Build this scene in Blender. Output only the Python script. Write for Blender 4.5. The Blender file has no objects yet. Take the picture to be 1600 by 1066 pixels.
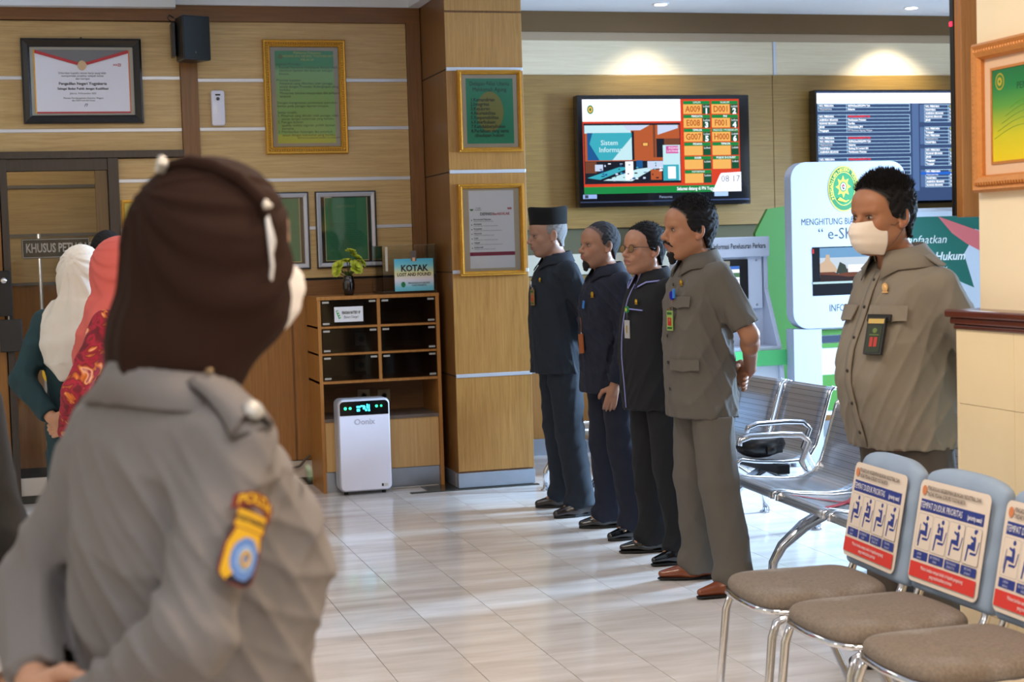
import bpy, math, random
import numpy as np
from mathutils import Vector, Matrix
random.seed(7)
R = math.radians
PI = math.pi
scene = bpy.context.scene
C = scene.collection

# ---------------------------------------------------------------- camera
cam_data = bpy.data.cameras.new('camera')
cam = bpy.data.objects.new('camera', cam_data)
C.objects.link(cam)
cam_data.sensor_width = 36.0
cam_data.lens = 2500.0 / 1600 * 36
cam_data.clip_start = 0.05
Rm = Matrix(((0.96005101, 0.04468499, -0.27623416),
             (-0.27821904, 0.04681755, -0.95937599),
             (-0.0299371, 0.99790349, 0.05737945)))
cam.matrix_world = Matrix.Translation((0, 0, 1.5)) @ Rm.to_4x4()
cam_data.dof.use_dof = True
cam_data.dof.focus_distance = 7.2
cam_data.dof.aperture_fstop = 5.0
scene.camera = cam

# ---------------------------------------------------------------- world, lamps, exposure
w = bpy.data.worlds.new('world'); scene.world = w
w.use_nodes = True
w.node_tree.nodes['Background'].inputs[0].default_value = (0.75, 0.85, 1.0, 1)
w.node_tree.nodes['Background'].inputs[1].default_value = 0.25
vs = scene.view_settings
vs.view_transform = 'Standard'; vs.look = 'None'; vs.gamma = 1; vs.use_curve_mapping = False
vs.exposure = -0.06

def area(name, loc, rot, sx, sy, power, col, spread=180):
    l = bpy.data.lights.new(name, 'AREA'); l.shape = 'RECTANGLE'; l.size = sx; l.size_y = sy
    l.energy = power; l.color = col; l.spread = R(spread)
    o = bpy.data.objects.new(name, l); C.objects.link(o); o.location = loc; o.rotation_euler = rot
    return o
# daylight from the glazed side of the lobby (right), seen as pale streaks on the floor
area('daylight_opening', (8.3, 8.3, 1.95), (0, R(71), 0), 1.0, 0.9, 420, (0.46, 0.70, 1.0), 100)
area('corridor_fill', (-0.4, 10.95, 3.1), (0, 0, 0), 0.6, 0.3, 14, (1.0, 0.9, 0.75))  # unseen fill added to lighten the wall behind the door glass
area('daylight_opening', (8.3, 4.6, 1.5), (0, R(90), 0), 2.4, 1.6, 45, (0.62, 0.80, 1.0))
# warm ceiling panels of the hall, neutral ones over the television corner, plus added fill
WARM = (1.0, 0.80, 0.58)
area('ceiling_and_fill_lamp', (0.8, 7.2, 3.12), (0, 0, 0), 1.2, 0.6, 20, (1.0, 0.92, 0.80))
area('ceiling_and_fill_lamp', (1.0, 3.9, 3.12), (0, 0, 0), 0.8, 0.6, 40, (1.0, 0.90, 0.76))  # unseen lamp added to brighten the cream wall
area('ceiling_and_fill_lamp', (1.35, 2.35, 3.12), (0, 0, 0), 0.5, 0.5, 44, (1.0, 0.70, 0.46))
area('ceiling_and_fill_lamp', (1.2, 0.6, 3.12), (0, 0, 0), 1.2, 0.6, 34, (1.0, 0.95, 0.90))
area('ceiling_and_fill_lamp', (-2.2, 5.2, 3.12), (0, 0, 0), 1.2, 0.6, 26, (1.0, 0.95, 0.88))
area('ceiling_and_fill_lamp', (-0.8, 0.0, 3.12), (0, 0, 0), 1.2, 0.6, 40, (0.92, 0.95, 1.0))  # unseen cool fill added behind the camera for the foreground figure's back
area('ceiling_and_fill_lamp', (5.2, 8.0, 3.12), (0, 0, 0), 2.4, 1.0, 32, (1.0, 0.95, 0.86))
area('ceiling_and_fill_lamp', (4.6, 5.6, 3.12), (0, 0, 0), 1.2, 0.6, 16, (0.92, 0.94, 1.0))
def spot(loc, power, col):
    l = bpy.data.lights.new('downlight_lamp', 'SPOT'); l.energy = power; l.spot_size = R(110); l.spot_blend = 0.6
    l.shadow_soft_size = 0.04; l.color = col
    o = bpy.data.objects.new('downlight_lamp', l); C.objects.link(o); o.location = loc; o.rotation_euler = (0, 0, 0)
spot((4.22, 10.72, 3.155), 26, (1.0, 0.93, 0.8))
spot((6.20, 10.72, 3.155), 60, (1.0, 0.95, 0.84))
spot((0.3, 9.4, 3.1), 9, (1.0, 0.72, 0.46))

# ---------------------------------------------------------------- materials
def lin(c):
    return tuple(((v / 255) / 12.92 if v <= 10 else (((v / 255) + 0.055) / 1.055) ** 2.4) for v in c)
_m = {}
def mat(name, col, rough=0.6, metal=0.0, noise=0.0, nscale=30.0, bump=0.0, bscale=200.0, emit=0.0, alpha=1.0, trans=0.0, coat=0.0, sheen=0.0):
    if name in _m: return _m[name]
    m = bpy.data.materials.new(name); m.use_nodes = True; nt = m.node_tree; b = nt.nodes['Principled BSDF']
    c = lin(col) + (1,)
    b.inputs['Base Color'].default_value = c
    b.inputs['Roughness'].default_value = rough; b.inputs['Metallic'].default_value = metal
    if coat: b.inputs['Coat Weight'].default_value = coat; b.inputs['Coat Roughness'].default_value = 0.08
    if sheen: b.inputs['Sheen Weight'].default_value = sheen
    if trans: b.inputs['Transmission Weight'].default_value = trans
    if alpha < 1: b.inputs['Alpha'].default_value = alpha
    if emit:
        b.inputs['Emission Color'].default_value = c; b.inputs['Emission Strength'].default_value = emit
        b.inputs['Base Color'].default_value = (0.01, 0.01, 0.01, 1)
    tc = nt.nodes.new('ShaderNodeTexCoord')
    if noise:
        n = nt.nodes.new('ShaderNodeTexNoise'); n.inputs['Scale'].default_value = nscale; n.inputs['Detail'].default_value = 4
        nt.links.new(tc.outputs['Object'], n.inputs['Vector'])
        mx = nt.nodes.new('ShaderNodeMix'); mx.data_type = 'RGBA'
        mx.inputs[6].default_value = tuple(v * (1 - noise) for v in c[:3]) + (1,)
        mx.inputs[7].default_value = tuple(min(1, v * (1 + noise)) for v in c[:3]) + (1,)
        nt.links.new(n.outputs[0], mx.inputs[0]); nt.links.new(mx.outputs[2], b.inputs['Base Color'])
    if bump:
        n = nt.nodes.new('ShaderNodeTexNoise'); n.inputs['Scale'].default_value = bscale; n.inputs['Detail'].default_value = 3
        nt.links.new(tc.outputs['Object'], n.inputs['Vector'])
        bp = nt.nodes.new('ShaderNodeBump'); bp.inputs['Strength'].default_value = bump; bp.inputs['Distance'].default_value = 0.002
        nt.links.new(n.outputs[0], bp.inputs['Height']); nt.links.new(bp.outputs[0], b.inputs['Normal'])
    _m[name] = m
    return m

def wood(name, c1, c2, axis='X', rough=0.42, scale=9.0, coat=0.15):
    """laminate: fine streaks running along one axis"""
    if name in _m: return _m[name]
    m = bpy.data.materials.new(name); m.use_nodes = True; nt = m.node_tree; b = nt.nodes['Principled BSDF']
    b.inputs['Roughness'].default_value = rough; b.inputs['Coat Weight'].default_value = coat; b.inputs['Coat Roughness'].default_value = 0.25
    tc = nt.nodes.new('ShaderNodeTexCoord'); mp = nt.nodes.new('ShaderNodeMapping')
    s = {'X': (0.35, 9, 9), 'Z': (9, 9, 0.35), 'Y': (9, 0.35, 9)}[axis]
    mp.inputs['Scale'].default_value = s
    geo = nt.nodes.new('ShaderNodeNewGeometry')
    nt.links.new(geo.outputs['Position'], mp.inputs['Vector'])
    n = nt.nodes.new('ShaderNodeTexNoise'); n.inputs['Scale'].default_value = scale; n.inputs['Detail'].default_value = 6; n.inputs['Roughness'].default_value = 0.65; n.inputs['Distortion'].default_value = 0.6
    nt.links.new(mp.outputs[0], n.inputs['Vector'])
    r = nt.nodes.new('ShaderNodeValToRGB'); r.color_ramp.elements[0].position = 0.3; r.color_ramp.elements[1].position = 0.7
    r.color_ramp.elements[0].color = lin(c1) + (1,); r.color_ramp.elements[1].color = lin(c2) + (1,)
    nt.links.new(n.outputs[0], r.inputs[0]); nt.links.new(r.outputs[0], b.inputs['Base Color'])
    _m[name] = m
    return m

M_panel = wood('maple_laminate', (178, 143, 88), (208, 175, 119), 'X')
M_trim = wood('brown_wood_trim', (104, 66, 27), (132, 86, 40), 'Z', 0.4)
M_trimH = wood('brown_wood_trim_level', (104, 66, 27), (132, 86, 40), 'X', 0.4)
M_col = wood('oak_laminate_upright', (138, 94, 38), (168, 122, 60), 'Z', 0.4, 12)
M_tvp = wood('tan_laminate', (132, 98, 42), (162, 126, 62), 'X', 0.42)
M_pale = wood('pale_laminate', (228, 208, 172), (242, 226, 194), 'X', 0.4)
M_dpanel = wood('caramel_panel', (140, 92, 36), (166, 112, 52), 'Z', 0.4)
M_cab = wood('cabinet_wood', (160, 104, 44), (184, 126, 62), 'Z', 0.4)
M_cabl = wood('cabinet_light_wood', (196, 150, 90), (214, 172, 112), 'Z', 0.4)
M_cabd = wood('cabinet_inside_wood', (112, 76, 38), (134, 94, 50), 'X', 0.5)
M_alu = mat('brushed_aluminium', (205, 208, 216), 0.35, 0.55)
M_steelp = mat('steel_plinth', (168, 176, 188), 0.28, 0.7, noise=0.1, nscale=8)
M_chrome = mat('chrome', (215, 218, 224), 0.09, 1.0)
M_black = mat('black_plastic', (18, 18, 20), 0.35)
M_blackm = mat('black_matt', (14, 14, 15), 0.7)
M_darkwood = wood('dark_door_wood', (44, 34, 26), (62, 48, 36), 'Z', 0.4)
M_white = mat('white_paint', (226, 228, 232), 0.5)
M_whitegloss = mat('white_gloss_plastic', (228, 226, 240), 0.25, coat=0.3)
M_ceil = mat('ceiling_paint', (234, 238, 246), 0.8)
M_gold = mat('gilt_frame', (208, 158, 62), 0.35, 0.65, noise=0.25, nscale=60, bump=0.6, bscale=160)
M_goldd = mat('gilt_dark', (150, 100, 34), 0.4, 0.6, noise=0.3, nscale=80)
M_mount = mat('grey_mount', (178, 164, 146), 0.8)
M_cream = mat('cream_wall_tile', (238, 218, 178), 0.35, noise=0.06, nscale=7, bump=0.1, bscale=30)
M_creamp = mat('cream_wall_paint', (244, 228, 196), 0.6, noise=0.03, nscale=3)
M_mahog = wood('mahogany', (70, 26, 14), (96, 38, 22), 'Y', 0.25, coat=0.5)
M_glass = None
def glassmat():
    global M_glass
    m = bpy.data.materials.new('clear_glass'); m.use_nodes = True; nt = m.node_tree
    for n in list(nt.nodes): nt.nodes.remove(n)
    o = nt.nodes.new('ShaderNodeOutputMaterial'); t = nt.nodes.new('ShaderNodeBsdfTransparent'); g = nt.nodes.new('ShaderNodeBsdfGlossy')
    t.inputs[0].default_value = (0.985, 0.99, 0.985, 1); g.inputs['Roughness'].default_value = 0.03
    mx = nt.nodes.new('ShaderNodeMixShader'); f = nt.nodes.new('ShaderNodeFresnel'); f.inputs[0].default_value = 1.45
    nt.links.new(f.outputs[0], mx.inputs[0]); nt.links.new(t.outputs[0], mx.inputs[1]); nt.links.new(g.outputs[0], mx.inputs[2]); nt.links.new(mx.outputs[0], o.inputs[0])
    M_glass = m
glassmat()
M_smoke = bpy.data.materials.new('smoked_glass'); M_smoke.use_nodes = True
_nt = M_smoke.node_tree
for _n in list(_nt.nodes): _nt.nodes.remove(_n)
_o = _nt.nodes.new('ShaderNodeOutputMaterial'); _t = _nt.nodes.new('ShaderNodeBsdfTransparent'); _t.inputs[0].default_value = (0.62, 0.62, 0.62, 1)
_g = _nt.nodes.new('ShaderNodeBsdfGlossy'); _g.inputs['Roughness'].default_value = 0.05; _x = _nt.nodes.new('ShaderNodeMixShader'); _f = _nt.nodes.new('ShaderNodeFresnel'); _f.inputs[0].default_value = 1.4
_nt.links.new(_f.outputs[0], _x.inputs[0]); _nt.links.new(_t.outputs[0], _x.inputs[1]); _nt.links.new(_g.outputs[0], _x.inputs[2]); _nt.links.new(_x.outputs[0], _o.inputs[0])

# floor tile: polished, pale beige with soft streaks, varied per tile
def tilemat():
    m = bpy.data.materials.new('polished_floor_tile'); m.use_nodes = True; nt = m.node_tree; b = nt.nodes['Principled BSDF']
    b.inputs['Roughness'].default_value = 0.13; b.inputs['Specular IOR Level'].default_value = 0.62
    geo = nt.nodes.new('ShaderNodeNewGeometry'); mp = nt.nodes.new('ShaderNodeMapping'); mp.inputs['Scale'].default_value = (0.5, 3.0, 1)
    oi = nt.nodes.new('ShaderNodeObjectInfo'); ad = nt.nodes.new('ShaderNodeVectorMath'); ad.operation = 'ADD'
    sc_ = nt.nodes.new('ShaderNodeVectorMath'); sc_.operation = 'SCALE'; sc_.inputs[3].default_value = 0.35
    cb = nt.nodes.new('ShaderNodeCombineXYZ')
    nt.links.new(oi.outputs['Random'], cb.inputs[0]); nt.links.new(oi.outputs['Random'], cb.inputs[1])
    nt.links.new(cb.outputs[0], sc_.inputs[0])
    nt.links.new(geo.outputs['Position'], ad.inputs[0]); nt.links.new(sc_.outputs[0], ad.inputs[1])
    nt.links.new(ad.outputs[0], mp.inputs['Vector'])
    n = nt.nodes.new('ShaderNodeTexNoise'); n.inputs['Scale'].default_value = 2.2; n.inputs['Detail'].default_value = 7; n.inputs['Roughness'].default_value = 0.6
    nt.links.new(mp.outputs[0], n.inputs['Vector'])
    r = nt.nodes.new('ShaderNodeValToRGB'); r.color_ramp.elements[0].position = 0.3; r.color_ramp.elements[1].position = 0.72
    r.color_ramp.elements[0].color = lin((198, 188, 180)) + (1,); r.color_ramp.elements[1].color = lin((238, 232, 228)) + (1,)
    nt.links.new(n.outputs[0], r.inputs[0]); nt.links.new(r.outputs[0], b.inputs['Base Color'])
    return m
M_tile = tilemat()
M_grout = mat('dark_grout', (96, 88, 80), 0.9)

# ---------------------------------------------------------------- mesh helpers
class MB:
    def __init__(s): s.v = []; s.f = []; s.mi = []; s.mats = []
    def _m(s, m):
        if m not in s.mats: s.mats.append(m)
        return s.mats.index(m)
    def add(s, vs, fs, m=None, T=None):
        k = len(s.v); i = s._m(m) if m is not None else 0
        for p in vs:
            p = Vector(p)
            if T is not None: p = T @ p
            s.v.append(tuple(p))
        for f in fs: s.f.append(tuple(k + q for q in f)); s.mi.append(i)
        return s
    def box(s, x0, x1, y0, y1, z0, z1, m=None, T=None):
        vs = [(x, y, z) for x in (x0, x1) for y in (y0, y1) for z in (z0, z1)]
        fs = [(0, 1, 3, 2), (4, 6, 7, 5), (0, 4, 5, 1), (2, 3, 7, 6), (0, 2, 6, 4), (1, 5, 7, 3)]
        return s.add(vs, fs, m, T)
    def prism(s, pts, h0, h1, m=None, T=None, axis='Y'):
        n = len(pts)
        def P(a, b, h): return {'Y': (a, h, b), 'Z': (a, b, h), 'X': (h, a, b)}[axis]
        vs = [P(a, b, h0) for a, b in pts] + [P(a, b, h1) for a, b in pts]
        fs = [tuple(range(n)), tuple(range(2 * n - 1, n - 1, -1))] + [(i, i + n, (i + 1) % n + n, (i + 1) % n) for i in range(n)]
        return s.add(vs, fs, m, T)
    def tube(s, pts, r, m=None, n=10, closed=False, T=None, caps=True):
        pts = [Vector(p) for p in pts]; N = len(pts)
        rs = r if isinstance(r, (list, tuple)) else [r] * N
        vs = []; up = None
        for i, p in enumerate(pts):
            if closed: d = pts[(i + 1) % N] - pts[i - 1]
            else: d = pts[min(i + 1, N - 1)] - pts[max(i - 1, 0)]
            d.normalize()
            if up is None:
                a = Vector((0, 0, 1)) if abs(d.z) < 0.9 else Vector((1, 0, 0))
                u = d.cross(a).normalized()
            else: u = (up - d * up.dot(d)).normalized()
            up = u; v = d.cross(u)
            for k in range(n):
                t = 2 * PI * k / n
                vs.append(p + (u * math.cos(t) + v * math.sin(t)) * rs[i])
        fs = []
        for i in range(N if closed else N - 1):
            j = (i + 1) % N
            for k in range(n): fs.append((i * n + k, i * n + (k + 1) % n, j * n + (k + 1) % n, j * n + k))
        if caps and not closed: fs += [tuple(range(n - 1, -1, -1)), tuple(range((N - 1) * n, N * n))]
        return s.add(vs, fs, m, T)
    def lathe(s, prof, m=None, n=24, T=None):
        vs = []; fs = []
        for r, z in prof:
            for k in range(n): vs.append((r * math.cos(2 * PI * k / n), r * math.sin(2 * PI * k / n), z))
        for i in range(len(prof) - 1):
            for k in range(n): fs.append((i * n + k, i * n + (k + 1) % n, (i + 1) * n + (k + 1) % n, (i + 1) * n + k))
        fs += [tuple(range(n - 1, -1, -1)), tuple(range((len(prof) - 1) * n, len(prof) * n))]
        return s.add(vs, fs, m, T)
    def ell(s, c, r, m=None, n=12, T=None):
        vs = []; fs = []; k = n // 2
        for i in range(k + 1):
            a = PI * i / k
            for j in range(n): vs.append((c[0] + r[0] * math.sin(a) * math.cos(2 * PI * j / n), c[1] + r[1] * math.sin(a) * math.sin(2 * PI * j / n), c[2] + r[2] * math.cos(a)))
        for i in range(k):
            for j in range(n): fs.append((i * n + j, (i + 1) * n + j, (i + 1) * n + (j + 1) % n, i * n + (j + 1) % n))
        return s.add(vs, fs, m, T)
    def build(s, name, m=None, parent=None, smooth=False, bevel=0, loc=None, rot=None, seg=2):
        me = bpy.data.meshes.new(name); me.from_pydata(s.v, [], s.f)
        mats = s.mats if s.mats else [m]
        for q in mats: me.materials.append(q)
        if s.mats: me.polygons.foreach_set('material_index', s.mi)
        if smooth: me.polygons.foreach_set('use_smooth', [True] * len(s.f))
        me.validate(); me.update()
        o = bpy.data.objects.new(name, me); C.objects.link(o)
        if parent is not None: o.parent = parent
        if loc is not None: o.location = loc
        if rot is not None: o.rotation_euler = rot
        if bevel:
            b = o.modifiers.new('bevel', 'BEVEL'); b.width = bevel; b.segments = seg; b.limit_method = 'ANGLE'; b.angle_limit = R(40)
        return o

def rrect(x0, x1, z0, z1, r, n=6):
    pts = []
    for cx, cz, a0 in ((x1 - r, z1 - r, 0), (x0 + r, z1 - r, 90), (x0 + r, z0 + r, 180), (x1 - r, z0 + r, 270)):
        for k in range(n + 1):
            a = R(a0 + 90 * k / n); pts.append((cx + r * math.cos(a), cz + r * math.sin(a)))
    return pts
def circ(cx, cz, rx, rz=None, n=24, a0=0, a1=360):
    rz = rz or rx
    return [(cx + rx * math.cos(R(a0 + (a1 - a0) * k / n)), cz + rz * math.sin(R(a0 + (a1 - a0) * k / n))) for k in range(n + (0 if a1 - a0 == 360 else 1))]
def tag(o, label=None, cat=None, group=None, kind=None):
    if label: o['label'] = label
    if cat: o['category'] = cat
    if group: o['group'] = group
    if kind: o['kind'] = kind
    return o
def thing(name, label, cat, loc=(0, 0, 0), rotz=0, group=None):
    o = bpy.data.objects.new(name, None); C.objects.link(o); o.empty_display_size = 0.1
    o.location = loc; o.rotation_euler = (0, 0, rotz)
    return tag(o, label, cat, group)
def bx(name, d, m, parent=None, bevel=0, **k):
    return MB().box(*d).build(name, m, parent, bevel=bevel, **k)
def struct(o): o['kind'] = 'structure'; return o
def clone(o, parent=None):
    c = o.copy(); C.objects.link(c)
    if parent is not None: c.parent = parent
    for ch in list(o.children): clone(ch, c)
    return c
def flat(name, parent, polys, y=0.0, step=0.0008, th=0.0004):
    """flat print or picture facing -y: list of (points or (x0,z0,x1,z1), material), later ones in front"""
    b = MB()
    for i, (p, m) in enumerate(polys):
        if len(p) == 4 and not isinstance(p[0], (tuple, list)): x0, z0, x1, z1 = p; p = [(x0, z0), (x1, z0), (x1, z1), (x0, z1)]
        yy = y - step * i
        b.add([(a, yy, c) for a, c in p], [tuple(range(len(p)))], m)
    return b.build(name, None, parent)
def text(name, body, size, loc, m, parent, align='CENTER', sx=1.0, rot=(PI / 2, 0, 0), off=0.0, ls=1.0, shear=0, ext=0.0):
    c = bpy.data.curves.new(name, 'FONT'); c.body = body; c.size = size; c.align_x = align; c.align_y = 'CENTER'
    c.offset = 0 if ('M' in body or 'W' in body) else off; c.space_line = ls; c.shear = shear; c.extrude = ext; c.resolution_u = 2
    c.materials.append(m)
    o = bpy.data.objects.new(name, c); C.objects.link(o); o.location = loc; o.rotation_euler = rot; o.scale = (sx, 1, 1)
    if parent is not None: o.parent = parent
    TEXTS.append(o)
    return o
TEXTS = []
def solid_texts():
    """turn every text into plain mesh"""
    dg = bpy.context.evaluated_depsgraph_get()
    for o in TEXTS:
        me = bpy.data.meshes.new_from_object(o.evaluated_get(dg)); nm = o.name; me.name = nm
        n = bpy.data.objects.new(nm + '_', me); n.parent = o.parent; n.location = o.location; n.rotation_euler = o.rotation_euler; n.scale = o.scale
        C.objects.link(n); bpy.data.objects.remove(o); n.name = nm
        if nm.split('.')[0] in ('lettering', 'heading'): pass
def ink(col, name=None): return mat(name or 'ink_%d_%d_%d' % col, col, 0.6)
def glow(col, s=1.0):
    m = mat('screen_%d_%d_%d' % col, col, 0.9, emit=s); m.node_tree.nodes['Principled BSDF'].inputs['Specular IOR Level'].default_value = 0; return m

# ================================================================ STRUCTURE
ZC = 3.19
# ---- floor: joints run along Y every 0.30 m and across every 0.60 m
fl = struct(MB().box(-4, 8.6, -3, 12.2, -0.06, -0.004).build('floor', M_grout))
tm = MB().box(-0.1487, 0.1487, -0.29985, 0.29985, -0.004, 0.0).build('tile', M_tile, fl)
xs = [1.41 - 0.15 + 0.30 * k for k in range(-3, 10)]
ys = [6.17 - 0.30 + 0.60 * k for k in range(-4, 8)]
first = True
near = set()
for i in range(-18, 24):
    for j in range(-15, 10):
        x = 1.26 + 0.30 * i; y = 5.87 + 0.60 * j
        if -3 <= i <= 9 and -4 <= j <= 7:
            if first: o = tm; first = False
            else: o = tm.copy(); C.objects.link(o)
            o.parent = fl; o.location = (x, y, 0)
        else: near.add((round(x, 3), round(y, 3)))
b = MB()
for x, y in near:
    if -4 < x < 8.5 and -3 < y < 12: b.box(x - 0.1485, x + 0.1485, y - 0.2993, y + 0.2993, -0.004, 0.0)
o = b.build('tiles', M_tile, fl); o['kind'] = 'stuff'

# ---- ceiling
ce = struct(MB().box(-4, 8.6, -3, 9.3, ZC, ZC + 0.1).box(-4, 3.0, 9.3, 12.2, ZC, ZC + 0.1).box(3.0, 8.6, 10.2, 12.2, ZC, ZC + 0.1).box(3.0, 8.6, 9.3, 10.2, ZC + 0.22, ZC + 0.3).box(3.0, 8.6, 9.28, 9.3, ZC, ZC + 0.3).box(3.0, 8.6, 10.2, 10.22, ZC + 0.1, ZC + 0.3).build('ceiling', M_ceil))
M_cove = mat('cove_light_strip', (90, 190, 255), 0.5, emit=12)
cv = thing('cove_light', 'blue light strip glowing in the recessed ceiling above the television wall', 'light', (5.8, 10.15, ZC + 0.17))
bx('light_strip', (-1.6, 2.6, -0.02, 0.02, -0.02, 0.02), M_cove, cv)
bx('housing', (-1.6, 2.6, 0.02, 0.05, -0.03, 0.03), M_white, cv)
def downlight(x, y, lab):
    d = thing('downlight', lab, 'light', (x, y, ZC))
    MB().lathe([(0.045, -0.004), (0.058, -0.006), (0.06, -0.001), (0.06, 0.0)], n=28).build('trim_ring', M_white, d, True)
    MB().lathe([(0.043, -0.007), (0.04, -0.0075)], n=24).build('lamp_face', mat('lamp_face', (255, 250, 235), 0.5, emit=9), d)
downlight(4.22, 10.62, 'round recessed ceiling downlight above the queue-number television')
downlight(6.20, 10.62, 'round recessed ceiling downlight above the schedule screen')

# ---- back wall, left part (Y = 10.4) with laminate panels and aluminium strips
YB = 10.4
wb = struct(MB().box(-4, 0.30 - 0.56, YB, YB + 0.12, 0, ZC, M_blackm).box(0.385, 2.42, YB, YB + 0.12, 0, ZC, M_blackm).box(-0.26, 0.385, YB, YB + 0.12, 2.15, ZC, M_blackm).build('wall_back'))
zs = [2.63, 2.32, 1.99, 1.675]
def panel(x0, x1, z0, z1, y=YB, m=M_panel, t=0.012, par=None, name='panel'):
    return bx(name, (x0, x1, y - t, y, z0, z1), m, par or wb, bevel=0.0015)
def strip(x0, x1, z, y=YB, par=None, h=0.022):
    return bx('strip', (x0, x1, y - 0.016, y, z - h / 2, z + h / 2), M_alu, par or wb, bevel=0.002)
# right bay, above the cabinet
edges = [3.01, 2.63, 2.32, 1.99, 1.675, 1.34]
for a, c in zip(edges[:-1], edges[1:]):
    panel(0.965, 2.325, c + 0.011, a - 0.011)
for z in edges[1:-1]: strip(0.965, 2.325, z)
# left bay, above the door
le = [3.0, 2.64, 2.31, 2.19]
for a, c in zip([3.01, 2.335, 2.0], [2.357, 2.0, 2.0]): pass
panel(-4, 0.855, 2.655, 2.995); panel(-4, 0.855, 2.33, 2.633); panel(-4, 0.855, 2.188, 2.308)
strip(-4, 0.855, 2.644); strip(-4, 0.855, 2.319)
# bay between door and upright
panel(0.45, 0.855, 2.012, 2.14); panel(0.45, 0.855, 1.70, 1.99); panel(0.45, 0.855, 1.34, 1.68)
strip(0.45, 0.855, 2.0); strip(0.45, 0.855, 1.69)
# brown trims
tr = struct(bx('trim_1', (0.857, 0.963, YB - 0.035, YB, 0.0, 3.0), M_trim, bevel=0.002))
struct(bx('trim_2', (-4, 2.42, YB - 0.03, YB, 3.0, 3.10), M_trimH, bevel=0.002))
struct(bx('trim_3', (2.327, 2.42, YB - 0.03, YB, 0.0, 3.0), M_trim, bevel=0.002))
struct(bx('trim_4', (0.965, 2.325, YB - 0.028, YB, 1.235, 1.335), M_trimH, bevel=0.002))
for a, c in ((0.965, 1.50), (1.515, 2.325)):
    panel(a, c, 0.165, 1.228, m=M_dpanel, t=0.016)
bx('stile', (1.50, 1.515, YB - 0.01, YB, 0.165, 1.228), M_trim, wb)
struct(bx('baseboard_back', (-4, 2.42, YB - 0.022, YB, 0.05, 0.16), mat('pale_skirting', (196, 184, 172), 0.4), bevel=0.002))
struct(bx('baseboard_back_foot', (-4, 2.42, YB - 0.026, YB, 0.0, 0.05), mat('dark_green_stone', (58, 56, 50), 0.2), bevel=0.001)).name = 'baseboard_2'
panel(-4, -0.27, 0.165, 2.188, m=M_dpanel, t=0.014); panel(0.45, 0.855, 0.165, 1.33, m=M_dpanel, t=0.014)
# white cornice along the left ceiling
struct(MB().box(-4, 0.84, YB - 0.10, YB, 3.075, ZC).box(-4, 2.42, YB - 0.05, YB, 3.10, ZC).build('cornice', M_white, bevel=0.004))
bx_c = MB(); bx_c.prism([(2.34, 10.35), (2.42, 10.35), (2.42, 9.75), (2.36, 9.75)], 3.10, ZC, axis='Z'); struct(bx_c.build('cornice_2', M_white))

# ---- door with glass, dark frame
dr = struct(MB().box(-4, 0.86, YB - 0.05, YB + 0.02, 2.145, 2.19).build('door_1_head', M_darkwood, bevel=0.003)); dr.name = 'trim_6'
d1 = struct(MB().box(0.385, 0.45, YB - 0.045, YB + 0.06, 0, 2.145).box(-0.262, -0.222, YB - 0.045, YB + 0.06, 0, 2.145).box(-0.262, 0.385, YB - 0.03, YB + 0.06, 2.07, 2.145).build('door_1', M_darkwood, bevel=0.003))
bx('door_stile', (0.305, 0.38, YB - 0.02, YB + 0.03, 0, 2.07), wood('olive_wood', (92, 68, 34), (112, 84, 44), 'Z'), d1, bevel=0.002)
bx('glass', (-0.222, 0.305, YB + 0.0, YB + 0.008, 0.02, 2.07), M_glass, d1)
bx('door_handle', (-0.25, -0.235, YB - 0.09, YB - 0.05, 1.0, 1.45), M_chrome, d1, bevel=0.004)
# corridor wall seen through the door glass
wc = struct(MB().box(-4, 2.4, 11.4, 11.5, 0, ZC).build('wall_corridor', M_blackm))
for a, c in ((3.15, 2.36), (2.34, 2.03), (2.01, 1.70), (1.68, 1.37)): panel(-4, 2.38, c, a, y=11.4, par=wc)
for z in (2.35, 2.02, 1.69, 1.36): bx('strip', (-4, 2.38, 11.384, 11.4, z - .01, z + .01), mat('grey_strip', (110, 108, 108), 0.5), wc)
panel(-4, 2.38, 0.1, 1.35, y=11.4, par=wc, m=M_dpanel)

# ---- column (front face at Y = 9.7)
co = struct(MB().box(2.424, 2.912, 9.712, 12.1, 0, ZC).build('column', M_trim))
ce_ = [ZC, 2.985, 2.625, 1.99, 1.366, 0.714, 0.10]
for k, (a, c) in enumerate(zip(ce_[:-1], ce_[1:])):
    g = 0.0015 if k == 0 else 0.011
    bx('panel', (2.42, 2.915, 9.70, 9.712, c + (0.0015 if k == 0 else 0.011), a - g), M_col, co, bevel=0.0015)
for z in ce_[2:-1]: bx('strip', (2.422, 2.915, 9.695, 9.712, z - 0.011, z + 0.011), M_alu, co, bevel=0.002)
for z in ce_[2:-1]: bx('side_groove', (2.421, 2.4245, 9.72, 10.37, z - 0.003, z + 0.003), M_blackm, co)
bx('steel_kick', (2.416, 2.919, 9.694, 9.76, 0.008, 0.10), M_steelp, co, bevel=0.002)
bx('steel_kick', (2.414, 2.424, 9.76, 10.37, 0.008, 0.10), M_steelp, co, bevel=0.001)
bx('stone_foot', (2.10, 2.935, 9.66, 9.70, 0.0, 0.006), mat('dark_green_stone', (58, 56, 50), 0.2), co)
bx('stone_foot', (2.22, 2.42, 9.70, 10.38, 0.0, 0.006), mat('dark_green_stone', (58, 56, 50), 0.2), co)

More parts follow.
